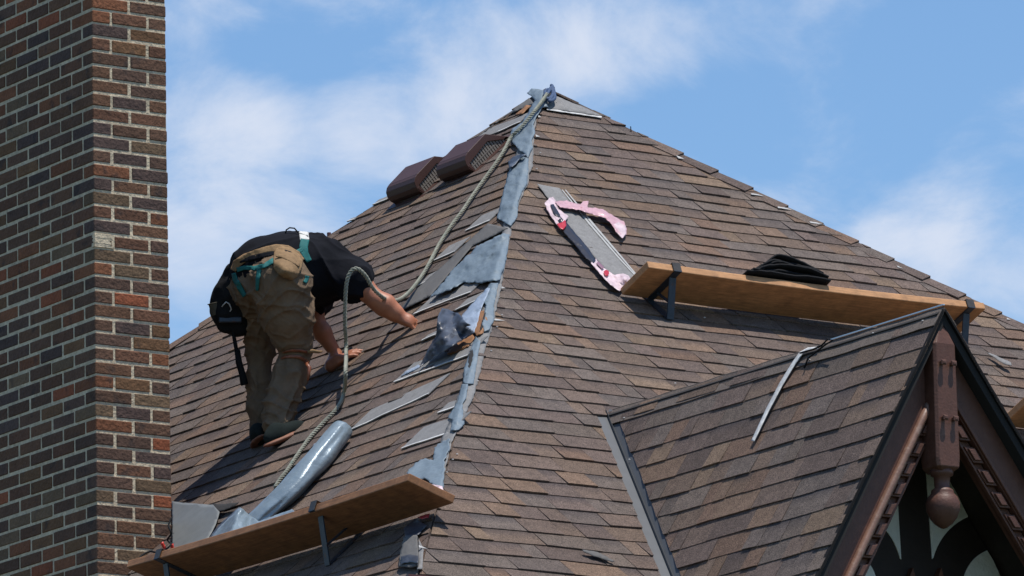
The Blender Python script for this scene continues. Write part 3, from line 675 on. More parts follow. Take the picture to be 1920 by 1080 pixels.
# ------------------------------------------------------------------ two hooded roof vents
M_VENT = mat('brown enamelled vent', (.070, .033, .026), rough=.5, spec=.35, noise_s=9, noise_a=.12)
M_GRIL = mat('dusty vent grille', (.20, .175, .15), rough=.7, noise_s=60, noise_a=.2)
up = -(nL*RB - Z).normalized()
def vent(px, py, lab):
    O = FL.hit(px, py, .004); n = FL.n1; P = lambda a, b, c: O+up*a+n*b+uL*c; w = .262
    prof = [(-.006, .0), (-.022, .03), (-.022, .055), (-.012, .078), (.008, .092), (.03, .097), (.175, .103), (.285, .006), (.285, .0)]
    inn = [(0, .0), (-.012, .03), (-.012, .055), (.0, .072), (.03, .088), (.168, .094), (.27, .004), (.27, 0)]
    mb = MB(); mb.prism([P(a, b, .012) for a, b in inn[:]], uL*(w-.024)); v = mb.build('roof_vent', M_BLKM, house, recalc=True, label=lab)
    mb = MB()
    for i in range(len(prof)-2):      # wrapped hood
        (a1, b1), (a2, b2) = prof[i], prof[i+1]
        mb.prism([P(a1, b1, 0), P(a2, b2, 0), P(a2, b2, w), P(a1, b1, w)], (P(a1, b1, 0)-P(a1, b1, 0)) + (up*(b1-b2)+n*(a2-a1)).normalized()*-.004)
    for c in (0, w-.004):             # side panels, upper part
        mb.prism([P(.010, .092, c), P(.03, .0965, c), P(.175, .1025, c), P(.272, .018, c), P(.245, .018, c), P(.16, .068, c), P(.0, .050, c), P(-.02, .045, c), P(-.02, .056, c), P(-.011, .078, c)], uL*.004)
        mb.prism([P(-.02, .045, c), P(.0, .050, c), P(.004, .0, c), P(-.004, 0, c)], uL*.004)
    mb.build('hood', M_VENT, v, recalc=True, bevel=.0015, seg=1)
    for c in (.006, w-.010):
        mb = MB()
        for k in range(15):
            a = .008+k*.0165; b = .05+.02*min(a/.16, 1) if a < .16 else .07-(a-.16)*.55
            mb.box(P(a, .003, c), up*.011, n*max(b-.003, .008), uL*.004)
        mb.box(P(.004, .026, c-.001), up*.24, n*.003, uL*.006)
        mb.build('grille', M_GRIL, v)
    mb = MB(); mb.box(P(-.05, .0, -.035), up*.37, n*.004, uL*(w+.07)); mb.build('flange', M_VENT, v)
vent(892, 321, 'upper brown roof vent, nearer the hip'); vent(797, 362, 'lower brown roof vent on the slope edge')
# vent pipe stub on the skyline
mb = MB(); q = FL.P(0, 0, 0); b0 = APEX+nL*run(RB, 1.12)-nR*run(RD, 1.12)-Z*1.12
pp = hit_plane(617, 447, b0, nR); mb.tube([pp-Z*.02, pp+Z*.03], .011, 10); mb.build('pipe_stub', M_GUT, house)
mb = MB(); pp = FR.hit(1184, 250, 0); mb.tube([pp-Z*.02, pp+Z*.035-uR*.004], .0025, 6); mb.build('nail', M_BLKM, house)
mb = MB()
for (x, y) in FLK:
    P = (DLF.hit(x, y, .012) if x > 1130 and y > 580+max(0, (1766-x))*.32 else hit_roof(x, y, .014)[0]); r = .0045
    mb = MB(); mb.lathe(P, [(0, r*1.1), (.003, r), (.0045, 0)], 6); mb.build('nail_head', M_FLK, house)
# ------------------------------------------------------------------ scaffold planks on roof jacks
M_PLANK = mat('pale plank timber', (.46, .235, .105), rough=.75, noise_s=18, noise_a=.28, wave=(22, .55, (.5, 5, 12)), patch=(6, (.20, .10, .05), .62, .5))
M_PLANK2 = mat('darker plank timber', (.27, .12, .05), rough=.75, noise_s=18, noise_a=.35, wave=(22, .6, (.5, 5, 12)), patch=(5, (.15, .075, .04), .6, .5))
M_JACK = mat('blue black steel bracket', (.030, .042, .060), rough=.5, metal=.3, noise_s=40, noise_a=.3, patch=(30, (.09, .035, .02), .6, .6))
M_JTOP = mat('worn bracket hook', (.05, .045, .04), rough=.5, metal=.3, noise_s=50, noise_a=.3)
def plank(K_, a, L, out, h, dz, m, th=.036, **kw):
    w = out*h+Z*dz; n = a.cross(w).normalized(); n = n if n.z > 0 else -n
    mb = MB(); N_ = 24
    # slightly bowed board with sawn ends
    vs = []; fs = []
    for i in range(N_+1):
        b = .010*math.sin(math.pi*i/N_)*-1; o = K_+a*(L*i/N_)+Z*b
        vs += [o, o+w, o+w+n*th, o+n*th]
    for i in range(N_):
        for k_ in range(4): fs.append((i*4+k_, i*4+(k_+1) % 4, (i+1)*4+(k_+1) % 4, (i+1)*4+k_))
    fs += [(0, 1, 2, 3), tuple(N_*4+k_ for k_ in (3, 2, 1, 0))]
    vs_l = [tuple(v-K_) for v in vs]
    # object axes along the board so that the grain follows it
    R_ = Matrix((a, w.normalized(), n)).transposed(); loc = [R_.inverted() @ (v-K_) for v in vs]
    mb.add(loc, fs); o = mb.build('scaffold_plank', m, None, bevel=.004, recalc=True, **kw)
    o.matrix_world = Matrix.Translation(K_) @ R_.to_4x4()
    return w, n
def jack(K_, a, pos, w, n, fc, th, lab, legpx=None, grp='steel roof jacks under the planks'):
    """angle bracket: arm under the plank, hook over its front edge, leg back to the roof, strap on the shingles"""
    B = K_+a*pos; Ft = B+w; wd = w.normalized(); t_ = .004; bw = .037
    e = empty('roof_jack', B, label=lab, cat='bracket', group=grp)
    mb = MB(); mb.box(B-a*bw/2-n*.007-wd*.01, a*bw, w+wd*.018, n*.005); mb.build('arm', M_JACK, e)
    mb = MB(); F0 = Ft+wd*.002
    mb.box(F0-a*bw*.62-n*.007, a*bw*1.24, wd*.005, n*(th+.012)); mb.box(F0-a*bw*.62-wd*.022+n*(th+.002), a*bw*1.24, wd*.027, n*.004); mb.build('hook', M_JTOP, e, bevel=.002, seg=1)
    G0 = None
    dd = fc.n1; base = Ft-wd*.045-n*.008
    low = B+(-(w*0))  # leg goes down to the slope
    down = -Z; k = ((APEX+fc.n1*.012-base).dot(fc.n1))/(down+fc.out*-.15).dot(fc.n1); G0 = base+(down+fc.out*-.15)*k
    mb = MB(); mb.bar(base, G0, bw, .006, wd, ); mb.build('leg', M_JACK, e)
    mb = MB(); Bs = K_+a*pos; Bs = Bs-fc.n1*((Bs-APEX).dot(fc.n1)-.014); Bs = Bs-(fc.out*fc.r-Z).normalized()*.1
    mb.bar(Bs, G0-fc.n1*.001, bw, .005, fc.n1); mb.build('strap', M_JACK, e)
    mb = MB(); mid = B+w*.25-n*.007; mb.bar(mid, base+(G0-base)*.62, bw*.55, .006, n.cross(a)); mb.build('brace', M_JACK, e)
K1 = FR.hit(1166, 553, .020); L1 = 1.9
h1, z1 = .222, .085
for i in range(400):
    if pix(K1+uR*(i*.01)+nR*h1+Z*(z1+.036))[0] > 1846: L1 = i*.01; break
w1_, n1_ = plank(K1, uR, L1, nR, h1, z1, M_PLANK, label='pale timber scaffold plank on the front right slope behind the dormer', cat='plank', group='scaffold planks on the roof')
def posx(K_, a, w, n, L, px):
    for i in range(1000):
        p = K_+a*(L*i/1000)+w+n*.036
        if (pix(p)[0] > px) == (a.dot(uR) > .5): return L*i/1000
    return L
jack(K1, uR, posx(K1, uR, w1_, n1_, L1, 1266), w1_, n1_, FR, .036, 'blue black steel bracket at the left end of the pale plank')
jack(K1, uR, posx(K1, uR, w1_, n1_, L1, 1817), w1_, n1_, FR, .036, 'steel bracket behind the dormer peak at the right end of the pale plank')
K2 = FL.hit(850, 944, .022)
h2, z2 = .222, .075; L2 = 2.4
for i in range(400):
    if pix(K2+uL*(i*.01)+nL*h2+Z*(z2+.036))[0] < 237: L2 = i*.01; break
w2_, n2_ = plank(K2, uL, L2, nL, h2, z2, M_PLANK2, label='long darker scaffold plank below the roofer, its end past the hip', cat='plank', group='scaffold planks on the roof')
jack(K2, uL, posx(K2, uL, w2_, n2_, L2, 590), w2_, n2_, FL, .036, 'steel bracket under the middle of the lower left plank')
jack(K2, uL, posx(K2, uL, w2_, n2_, L2, 300), w2_, n2_, FL, .036, 'steel bracket beside the chimney under the lower left plank')
K3 = FR.hit(1880, 798, .02)
w3_, n3_ = plank(K3, uR, 1.2, nR, .20, .08, M_PLANK, label='short end of a pale plank sticking out right of the dormer', cat='plank', group='scaffold planks on the roof')
# ------------------------------------------------------------------ smooth solid bodies (signed distance + surface nets)
class Body:
    def __init__(s, lo, hi, vox):
        s.lo = np.array(lo); s.vox = vox; s.n = np.ceil((np.array(hi)-s.lo)/vox).astype(int)+1
        s.d = np.full(tuple(s.n), 1.0, np.float32)
    def sub(s, lo, hi):
        a = np.maximum(((np.array(lo)-s.lo)/s.vox).astype(int), 0); b = np.minimum(((np.array(hi)-s.lo)/s.vox).astype(int)+2, s.n)
        if (b <= a).any(): return None
        g = np.meshgrid(*[s.lo[i]+s.vox*np.arange(a[i], b[i]) for i in range(3)], indexing='ij')
        return tuple(slice(a[i], b[i]) for i in range(3)), g
    def mix(s, sl, d, k):
        o = s.d[sl]
        if k < 0: s.d[sl] = np.maximum(o, -d); return
        h = np.maximum(k-np.abs(o-d), 0)/k; s.d[sl] = np.minimum(o, d)-h*h*k*.25
    def cap(s, A, B, ra, rb, k=.03, flat=None):
        A, B = np.array(A), np.array(B); m = max(ra, rb)+abs(k)+.03
        r = s.sub(np.minimum(A, B)-m, np.maximum(A, B)+m)
        if r is None: return
        sl, (X, Y, Zg) = r; v = B-A; L = max(v@v, 1e-9)
        px, py, pz = X-A[0], Y-A[1], Zg-A[2]; t = np.clip((px*v[0]+py*v[1]+pz*v[2])/L, 0, 1)
        dx, dy, dz = px-t*v[0], py-t*v[1], pz-t*v[2]
        q = dx*dx+dy*dy+dz*dz
        if flat is not None:   # squash along a direction: (dir, factor)
            f = flat[0]; c = dx*f[0]+dy*f[1]+dz*f[2]; q = q+c*c*(flat[1]**2-1)
        s.mix(sl, np.sqrt(q)-(ra+(rb-ra)*t), k)
    def chain(s, pts, k=.03):
        for (A, ra), (B, rb) in zip(pts, pts[1:]): s.cap(A, B, ra, rb, k)
    def ell(s, C, R, ax=None, k=.03):
        C = np.array(C); m = max(R)+abs(k)+.03; r = s.sub(C-m, C+m)
        if r is None: return
        sl, (X, Y, Zg) = r; ax = ax or (Vector((1, 0, 0)), Vector((0, 1, 0)), Z); q = 0
        for a_, rr in zip(ax, R): c = (X-C[0])*a_[0]+(Y-C[1])*a_[1]+(Zg-C[2])*a_[2]; q = q+(c/rr)**2
        q = np.sqrt(q); s.mix(sl, (q-1)*min(R)*np.where(q < 1, 1, .9), k)
    def mesh(s):
        d = s.d; sg = d < 0; nx, ny, nz = d.shape
        cnt = np.zeros((nx-1, ny-1, nz-1), np.int32); acc = np.zeros((nx-1, ny-1, nz-1, 3), np.float32)
        for ax in range(3):
            a = [slice(None)]*3; b = [slice(None)]*3; a[ax] = slice(0, -1); b[ax] = slice(1, None)
            d0, d1 = d[tuple(a)], d[tuple(b)]; cr_ = (d0 < 0) != (d1 < 0); I = np.argwhere(cr_)
            if not len(I): continue
            t = d0[cr_]/(d0[cr_]-d1[cr_]); P = I.astype(np.float32); P[:, ax] += t
            o = [i for i in range(3) if i != ax]
            for du in (0, -1):
                for dv in (0, -1):
                    J = I.copy(); J[:, o[0]] += du; J[:, o[1]] += dv
                    ok = ((J >= 0) & (J < np.array(cnt.shape))).all(1); Jk = J[ok]
                    np.add.at(cnt, tuple(Jk.T), 1); np.add.at(acc, tuple(Jk.T), P[ok])
        act = cnt > 0; idx = -np.ones(cnt.shape, np.int64); idx[act] = np.arange(act.sum())
        V = s.lo+s.vox*(acc[act]/cnt[act][:, None]); faces = []
        for ax in range(3):
            a = [slice(None)]*3; b = [slice(None)]*3; a[ax] = slice(0, -1); b[ax] = slice(1, None)
            d0, d1 = d[tuple(a)], d[tuple(b)]; I = np.argwhere((d0 < 0) != (d1 < 0)); o = [(ax+1) % 3, (ax+2) % 3]
            I = I[(I[:, o[0]] > 0) & (I[:, o[1]] > 0) & (I[:, o[0]] < cnt.shape[o[0]]) & (I[:, o[1]] < cnt.shape[o[1]])]
            q = []
            for du, dv in ((0, 0), (-1, 0), (-1, -1), (0, -1)):
                J = I.copy(); J[:, o[0]] += du; J[:, o[1]] += dv; q.append(idx[tuple(J.T)])
            q = np.stack(q, 1); fl = d0[tuple(I.T)] < 0; q[~fl] = q[~fl][:, ::-1]; faces.append(q)
        return V, np.concatenate(faces)
    def build(s, name, m, parent, disp=None, smooth_it=2, colf=None, **kw):
        V, Fc = s.mesh(); me = bpy.data.meshes.new(name); me.from_pydata([tuple(v) for v in V.tolist()], [], Fc.tolist()); me.update()
        bm = bmesh.new(); bm.from_mesh(me)
        for _ in range(smooth_it): bmesh.ops.smooth_vert(bm, verts=bm.verts, factor=.5, use_axis_x=True, use_axis_y=True, use_axis_z=True)
        bm.normal_update()
        if disp:
            off = [disp(v.co, v.normal) for v in bm.verts]
            for v, o in zip(bm.verts, off): v.co += v.normal*o
        bm.to_mesh(me); bm.free(); me.polygons.foreach_set('use_smooth', [True]*len(me.polygons)); me.materials.append(m)
        a = me.color_attributes.new('col', 'FLOAT_COLOR', 'POINT')
        if colf: a.data.foreach_set('color', [x for v in me.vertices for x in (*colf(v.co), 1)])
        o = bpy.data.objects.new(name, me); COL.objects.link(o)
        if parent is not None: o.parent = parent; o.matrix_parent_inverse = parent.matrix_world.inverted()
        return props(o, **kw)
def J(px, py, d): return at_depth(px, py, d)
# ------------------------------------------------------------------ the roofer
M_SKIN = mat('sunburnt skin', (.36, .145, .085), rough=.5, noise_s=40, noise_a=.14, bump=.0008, bump_s=140, spec=.45, attr=True)
M_SHIRT = mat('black t-shirt', (.0065, .007, .010), rough=.95, spec=.15, noise_s=30, noise_a=.2, bump=.002, bump_s=45)
M_TROU = mat('olive brown work trousers', (.152, .105, .068), rough=.95, spec=.15, noise_s=9, noise_a=.40, bump=.012, bump_s=17)
M_BELT = mat('tan suede belt', (.21, .125, .055), rough=.85, noise_s=45, noise_a=.3, bump=.002, bump_s=80)
M_TEAL = mat('teal webbing', (.018, .125, .12), rough=.7, spec=.2, noise_s=60, noise_a=.2)
M_LABEL = mat('white webbing label', (.55, .54, .50), rough=.7)
M_BLK = mat('black nylon', (.008, .008, .009), rough=.8, spec=.2, noise_s=40, noise_a=.4, bump=.002, bump_s=60)
M_STRAP = mat('red brown leather strap', (.20, .06, .025), rough=.45, noise_s=40)
M_SHOE = mat('dark green suede shoe', (.013, .018, .017), rough=.95, spec=.12, noise_s=60, noise_a=.3, bump=.001, bump_s=90)
M_SOLE = mat('red brown rubber sole', (.19, .075, .04), rough=.7, noise_s=40, noise_a=.3)
M_HAIR = mat('short brown hair', (.055, .03, .017), rough=.7, noise_s=120, noise_a=.5, bump=.003, bump_s=160)
SKA, SKB = (.44, .17, .088), (.29, .105, .055)
# joints: pixel column, pixel row and distance along the view
fR, fL_ = FL.hit(528, 820, .0), FL.hit(489, 833, .0)
hipR, hipL = J(527, 522, 30.66), J(482, 524, 30.86)
kneR, kneL = J(556, 652, 30.74), J(488, 656, 30.965)
ankR, ankL = J(521, 792, 30.64), J(486, 798, 30.865)
pel = (hipR+hipL)/2+Z*.03
wai = J(508, 500, 30.82); chest = J(582, 503, 30.93); upc = J(628, 508, 30.98)
shR, shL = J(652, 520, 30.84), J(600, 512, 31.16)
elR, elL = J(706, 563, 30.80), J(590, 600, 31.16)
wrR, wrL = J(755, 597, 30.80), J(630, 664, 31.15)
neck = J(630, 506, 31.1); head = J(632, 503, 31.2)
person = empty('person', (fR+fL_)/2, label='bearded-free roofer in black t-shirt and olive trousers bending over the slope with both hands on the shingles', cat='person')
person['label'] = 'roofer in black t-shirt and olive trousers bent over with both hands on the shingles'
allp = [hipR, hipL, kneR, ankR, ankL, shR, shL, elR, wrR, head, chest]
# --- body: one continuous skin surface
lo = [min(p[i] for p in allp)-.22 for i in range(3)]; hi = [max(p[i] for p in allp)+.22 for i in range(3)]; hi[0] += .12
B_ = Body(lo, hi, .0058)
for a_, b_, c_, r in ((hipR, kneR, ankR, 1), (hipL, kneL, ankL, 1)): B_.chain([(a_, .075), (b_, .042), (c_, .026)], .03)
B_.cap(ankR, ankR-Z*.05, .026, .026); B_.cap(ankL, ankL-Z*.05, .026, .026)
B_.chain([(pel, .12), (wai, .13), (chest, .14), (upc, .10), (neck, .062), (head, .06)], .05)
B_.cap(upc, shR, .08, .06, .04); B_.cap(upc, shL, .08, .06, .04)
B_.chain([(shR, .058), ((shR+elR)/2+Z*.006, .054), (elR, .043), (elR+(wrR-elR)*.32+Z*.004, .051), (elR+(wrR-elR)*.7, .038), (wrR, .0275)], .02)
B_.chain([(shL, .056), ((shL+elL)/2, .048), (elL, .041), (elL+(wrL-elL)*.35, .042), (wrL, .028)], .02)
# head hangs face down towards the slope: crown away from the shoulders
hd = (uR*.75-Z*.55+uL*.1).normalized(); hs = hd.cross(uR).normalized(); hf = -uR*.2-Z*.5+nL*.2; hf = (hf-hd*hf.dot(hd)).normalized(); hs = hd.cross(hf)
hc = head+hd*.03
B_.ell(hc, (.108, .072, .09), (hd, hs, hf), .02); B_.ell(hc-hd*.045+hf*.035, (.055, .05, .055), (hd, hs, hf), .03)
B_.cap(hc+hf*.088+hd*.012, hc+hf*.108-hd*.018, .009, .015, .012)                       # nose
B_.cap(hc+hf*.078-hd*.05-hs*.02, hc+hf*.078-hd*.05+hs*.02, .009, .009, .01)              # lips
for sd in (-1, 1):
    B_.ell(hc+hs*sd*.074-hf*.005, (.03, .010, .018), (hd, hs, hf), .008)                # ears
    B_.ell(hc+hf*.083+hs*sd*.030+hd*.015, (.012, .014, .010), (hd, hs, hf), -.001)      # eye sockets
    B_.ell(hc+hf*.076+hs*sd*.030+hd*.015, (.011, .012, .010), (hd, hs, hf), .003)
# hands
def hand(W_, C_, pd, fd, side, curl, spread=1.0):
    """palm from wrist W_ to knuckle centre C_; pd = back-of-hand normal, fd = finger direction, side = towards the thumb"""
    B_.cap(W_, W_+(C_-W_)*.45, .027, .030, .012); m = W_+(C_-W_)*.55
    B_.ell(m, ((C_-W_).length*.62, .043, .019), (fd, side, pd), .016)
    ls = (.040, .045, .042, .034); tips = []
    for q in range(4):
        y = (.030-.020*q)*spread; k0 = C_+side*y-fd*(.004*abs(q-1))
        d1 = (fd*math.cos(curl[0])-pd*math.sin(curl[0])+side*(1.5-q)*.06).normalized(); p1 = k0+d1*ls[q]
        c2 = curl[0]+curl[1]; d2 = (fd*math.cos(c2)-pd*math.sin(c2)+side*(1.5-q)*.03).normalized(); p2 = p1+d2*ls[q]*.66
        c3 = c2+curl[2]; d3 = (fd*math.cos(c3)-pd*math.sin(c3)).normalized(); p3 = p2+d3*ls[q]*.5
        for (a1, a2, r1_, r2_) in ((k0-fd*.02, p1, .0105, .0095), (p1, p2, .0095, .0085), (p2, p3, .0085, .0072)): B_.cap(a1, a2, r1_, r2_, .0035)
    t0 = W_+(C_-W_)*.35+side*.030-pd*.005; t1 = t0+(fd*.75+side*.62-pd*.15).normalized()*.042; t2 = t1+(fd*.95+side*.12-pd*.2).normalized()*.032
    B_.cap(t0-side*.012, t1, .0155, .0115, .008); B_.cap(t1, t2, .0112, .009, .003)
nF = FL.n1
fd = (up*.9+nR*.5-nF*.12).normalized(); 
kR = J(776, 605, 30.80)
fdR = (kR-wrR).normalized(); pdR = (nF-fdR*nF.dot(fdR)).normalized(); sdR = fdR.cross(pdR).normalized()
sdR = sdR if sdR.z > 0 else -sdR
hand(wrR, kR, pdR, fdR, sdR, (.55, .75, .5))
kL = FL.hit(645, 668, .035); fdL = (up*.75+nR*.65).normalized(); wrL2 = kL-fdL*.075
B_.cap(wrL, wrL2, .028, .027, .01); pdL = (nF-fdL*nF.dot(fdL)).normalized(); sdL = fdL.cross(pdL).normalized(); sdL = sdL if sdL.z > 0 else -sdL
hand(wrL2, kL, pdL, fdL, sdL, (.18, .3, .25))
def skcol(co):
    t = noise.fractal(co*14, 1, 2, 3)*.35+.45
    t = min(max(t*1.4-.1, 0), 1); return tuple(SKA[i]*(1-t)+SKB[i]*t for i in range(3))
body = B_.build('body', M_SKIN, person, colf=skcol, smooth_it=1)
# --- trousers
def ridged(v, s, ax_, st):   # creases stretched along an axis
    q = v-ax_*v.dot(ax_)*(1-st); return 1-abs(noise.noise(q*s))*2
lo2 = [min(p[i] for p in (hipL, hipR, kneL, kneR, ankR, ankL))-.24 for i in range(3)]; hi2 = [max(p[i] for p in (hipL, hipR, kneL, kneR, ankR, ankL))+.24 for i in range(3)]
T = Body(lo2, hi2, .0065)
sideL = (hipL-hipR).normalized()
T.ell(pel-Z*.055, (.162, .14, .125), (sideL, sideL.cross(Z), Z), .05)
T.ell(hipR-Z*.03, (.135, .145, .13), k=.05); T.ell(hipL-Z*.03, (.125, .145, .13), k=.05)
T.chain([(hipR-Z*.03, .125), (J(538, 590, 30.68), .118), (J(546, 628, 30.72), .100)], .04)
T.chain([(J(546, 628, 30.72), .096), (J(557, 652, 30.74), .072), (J(544, 700, 30.72), .080), (J(534, 735, 30.68), .068), (J(523, 765, 30.64), .060), (J(521, 785, 30.63), .064), (J(520, 792, 30.62), .060)], .018)
T.chain([(J(502, 799, 30.61), .022), (J(520, 800, 30.59), .024), (J(538, 793, 30.61), .022)], .015)
T.cap(J(519, 780, 30.62), J(517, 795, 30.61), .060, .060, .015)
T.chain([(hipL-Z*.03, .112), (J(488, 600, 30.92), .086), (J(488, 650, 30.97), .066), (J(486, 715, 30.93), .055), (J(486, 770, 30.88), .048), (J(487, 806, 30.86), .046)], .04)
legax = (ankR-kneR).normalized()
def tdisp(v, n):
    h = (v.z-ankR.z)/(kneR.z-ankR.z); lowr = max(0, 1-abs(h-.25)/.55) if pix(v)[0] > 498 else .35
    f1 = ridged(v, 13, Vector((.5, .3, .8)).normalized(), .35)**3; f2 = ridged(v+Vector((3, 1, 2)), 9, Vector((.8, 0, -.5)).normalized(), .4)**3
    f3 = math.sin((v.z+v.x*.55)*95+4*noise.noise(v*9))
    thigh = max(0, min(1, (h-.9)/.5))
    cr2 = (1-abs(math.sin((v.z*.9+v.x*.9)*42+5*noise.noise(v*7))))**3; cr3 = (1-abs(math.sin((v.z*1.0-v.x*.8)*30+4*noise.noise(v*5+Vector((9, 0, 0))))))**4
    return .016*f1*(.4+lowr) + .014*f2*(.4+.6*thigh) + .016*cr2*(lowr+.1) + .012*cr3*(.35+.5*thigh) - .010
trou = T.build('trousers', M_TROU, person, disp=tdisp, smooth_it=1)
# --- shirt
lo3 = [min(p[i] for p in (pel, wai, shR, shL, upc, elR))-.25 for i in range(3)]; hi3 = [max(p[i] for p in (pel, wai, shR, shL, upc, elR))+.25 for i in range(3)]
Q = Body(lo3, hi3, .0065)
Q.chain([(J(492, 506, 30.80), .143), (J(506, 507, 30.80), .156), (J(548, 503, 30.86), .158), (J(590, 507, 30.93), .146), (J(622, 512, 30.98), .112)], .05)
Q.chain([(J(600, 505, 30.86), .10), (shR, .078), (J(662, 528, 30.83), .070), (J(664, 531, 30.83), .066)], .05)
Q.cap(upc, shL, .10, .08, .04); Q.cap(shL, (shL+elL)/2, .078, .072, .03); Q.cap(upc, neck, .09, .075, .04)
Q.cap(J(588, 520, 30.90), J(604, 545, 30.92), .085, .03, .05)
def sdisp(v, n):
    x, y = pix(v); w = max(0, min(1, (x-545)/60))
    return .010*ridged(v+Vector((2, 0, 0)), 7, Vector((.9, .2, .1)).normalized(), .3)**4*(1-w*.5) + .022*w*ridged(v, 11, Vector((.55, .3, -.75)).normalized(), .3)**3+.002*noise.noise(v*20)-.002
shirt = Q.build('shirt', M_SHIRT, person, disp=sdisp, smooth_it=2)
Hh = Body([c-.2 for c in hc], [c+.2 for c in hc], .006)
Hh.ell(hc+hd*.02-hf*.02, (.105, .082, .088), (hd, hs, hf), .01); Hh.ell(hc-hd*.03-hf*.045, (.07, .07, .05), (hd, hs, hf), .02)
hair = Hh.build('hair', M_HAIR, person, disp=lambda v, n: .004*noise.noise(v*60))
# --- shoes
def shoe(C_, fwd, upv, name, q=.86):
    fwd = fwd.normalized(); sd = fwd.cross(upv).normalized(); upv = sd.cross(fwd)
    s_ = Body([c-.24 for c in C_], [c+.24 for c in C_], .005); P = lambda a, b, c=0: C_+fwd*a*q+upv*b*.72+sd*c
    s_.ell(P(.065, .042), (.085, .046, .036), (fwd, sd, upv), .02); s_.ell(P(-.05, .045), (.07, .038, .045), (fwd, sd, upv), .03); s_.cap(P(-.04, .05), P(-.035, .075), .032, .030, .03)
    o = s_.build('shoe', M_SHOE, person)
    b = Body([c-.24 for c in C_], [c+.24 for c in C_], .004)
    b.ell(P(.07, .012), (.092, .050, .014), (fwd, sd, upv), .01); b.ell(P(-.05, .012), (.082, .042, .014), (fwd, sd, upv), .02); b.cap(P(.13, .018), P(.145, .032), .02, .012, .02)
    so = b.build('sole', M_SOLE, o)
    mb = MB()
    for k in range(4):
        a = .035+k*.018; pts = [P(a, .078-.006*k, -.018), P(a+.004, .085-.007*k, 0), P(a+.002, .078-.006*k, .018)]; mb.tube(pts, .0028, 6)
    mb.build('laces', M_BLK, o, smooth=True); return o
shoe(FL.hit(534, 824, .010), (uR*.80+uL*.12+Z*.36), nF*.5+Z*.6, 'shoe')
shoe(FL.hit(492, 830, .010), (uL*.85+uR*.55), nF*.7+Z*.5, 'shoe')
# --- straps and belts laid over the clothes
from mathutils.bvhtree import BVHTree
dg = bpy.context.evaluated_depsgraph_get(); dg.update()
def bvh_of(objs):
    vs, fs = [], []
    for o in objs:
        k = len(vs); vs += [o.matrix_world @ v.co for v in o.data.vertices]; fs += [tuple(i+k for i in p.vertices) for p in o.data.polygons]
    return BVHTree.FromPolygons(vs, fs)
bvh = bvh_of([trou, shirt, body])
def H_body(x, y, h, last=[None]):
    d = ray(x, y).normalized(); r = bvh.ray_cast(CAM, d)
    if r[0] is None:
        r = bvh.find_nearest(at_depth(x, y, 30.8)); return r[0]+r[1]*(.004+h)
    return r[0]-d*(.004+h)
def ribbon(path, w): # outline from a centre line in pixels
    L, R_ = [], []
    for i, p in enumerate(path):
        a, b = path[max(i-1, 0)], path[min(i+1, len(path)-1)]; dx, dy = b[0]-a[0], b[1]-a[1]; l = math.hypot(dx, dy); ww = w[i] if isinstance(w, (list, tuple)) else w
        L.append((p[0]-dy/l*ww/2, p[1]+dx/l*ww/2)); R_.append((p[0]+dy/l*ww/2, p[1]-dx/l*ww/2))
    return L+R_[::-1]
hkw = dict(parent=person, H=H_body, cell=2.6, jag=.3, solid=.004, ws=25)
lay('tool_belt', ribbon([(437,507),(444,494),(460,483),(480,474),(500,468),(518,465),(538,468),(556,478),(566,490)], [10,15,14,12,12,14,16,15,12]), M_BELT, wr=.003, **hkw)
lay('shirt_gap', ribbon([(450,492),(470,484),(492,479),(514,474)], [3,9,9,6]), M_SHIRT, wr=.004, **hkw)
lay('harness_strap', ribbon([(444,506),(458,502),(478,503),(496,498),(514,488)], [9,8,8,8,10]), M_TEAL, wr=.003, **hkw)
lay('harness_strap', ribbon([(572,449),(569,462),(571,475),(580,490)], [16,16,14,10]), M_TEAL, wr=.002, **hkw)
lay('harness_strap', ribbon([(556,473),(566,468),(574,462)], 8), M_TEAL, wr=.002, **hkw)
lay('harness_label', ribbon([(570,431),(570,440),(571,450)], 17), M_LABEL, wr=.001, **hkw)
lay('harness_strap', ribbon([(438,512),(441,524),(450,540),(459,555)], [7,9,10,8]), M_TEAL, wr=.002, **hkw)
lay('harness_strap', ribbon([(486,505),(483,525),(482,545)], [8,7,5]), M_TEAL, wr=.002, **hkw)
lay('harness_strap', ribbon([(576,517),(575,524),(571,530)], 7), M_TEAL, wr=.002, **hkw)
lay('pouch', [(516,467),(530,463),(548,468),(562,479),(567,492),(564,506),(556,518),(548,524),(535,521),(523,513),(514,502),(513,485)], M_BELT, wr=.003, parent=person, H=H_body, cell=2.6, jag=.4, solid=.010, ws=18, hf=lambda x, y: .045*math.exp(-(((x-540)/24)**2+((y-498)/24)**2)**2))
lay('pouch_flap', [(517,476),(532,477),(550,483),(563,495),(560,500),(546,492),(530,484),(517,481)], M_BELT, wr=.002, parent=person, H=H_body, cell=2.4, jag=.3, solid=.005, ws=18, hf=lambda x, y: .053)
lay('pouch_buckle', ribbon([(533,471),(543,474),(552,479)], 6), M_BLK, wr=.0, parent=person, H=H_body, cell=2, jag=.0, solid=.003, hf=lambda x, y: .03)
lay('knee_strap', ribbon([(527,672),(536,669),(548,668),(560,669),(572,675),(578,682)], [4,5,6,6,6,6]), M_STRAP, wr=.001, **hkw)
lay('knee_strap', ribbon([(530,661),(545,657),(562,657),(576,660)], [2,4,5,5]), M_STRAP, wr=.002, **hkw)
mb = MB(); 
q0 = H_body(577, 660, .02); mb.tube([q0, J(586, 658, 30.66), J(598, 660, 30.68), J(604, 659, 30.69)], [.008, .009, .007, .004], 8); mb.build('strap_end', M_BELT, person, smooth=True)
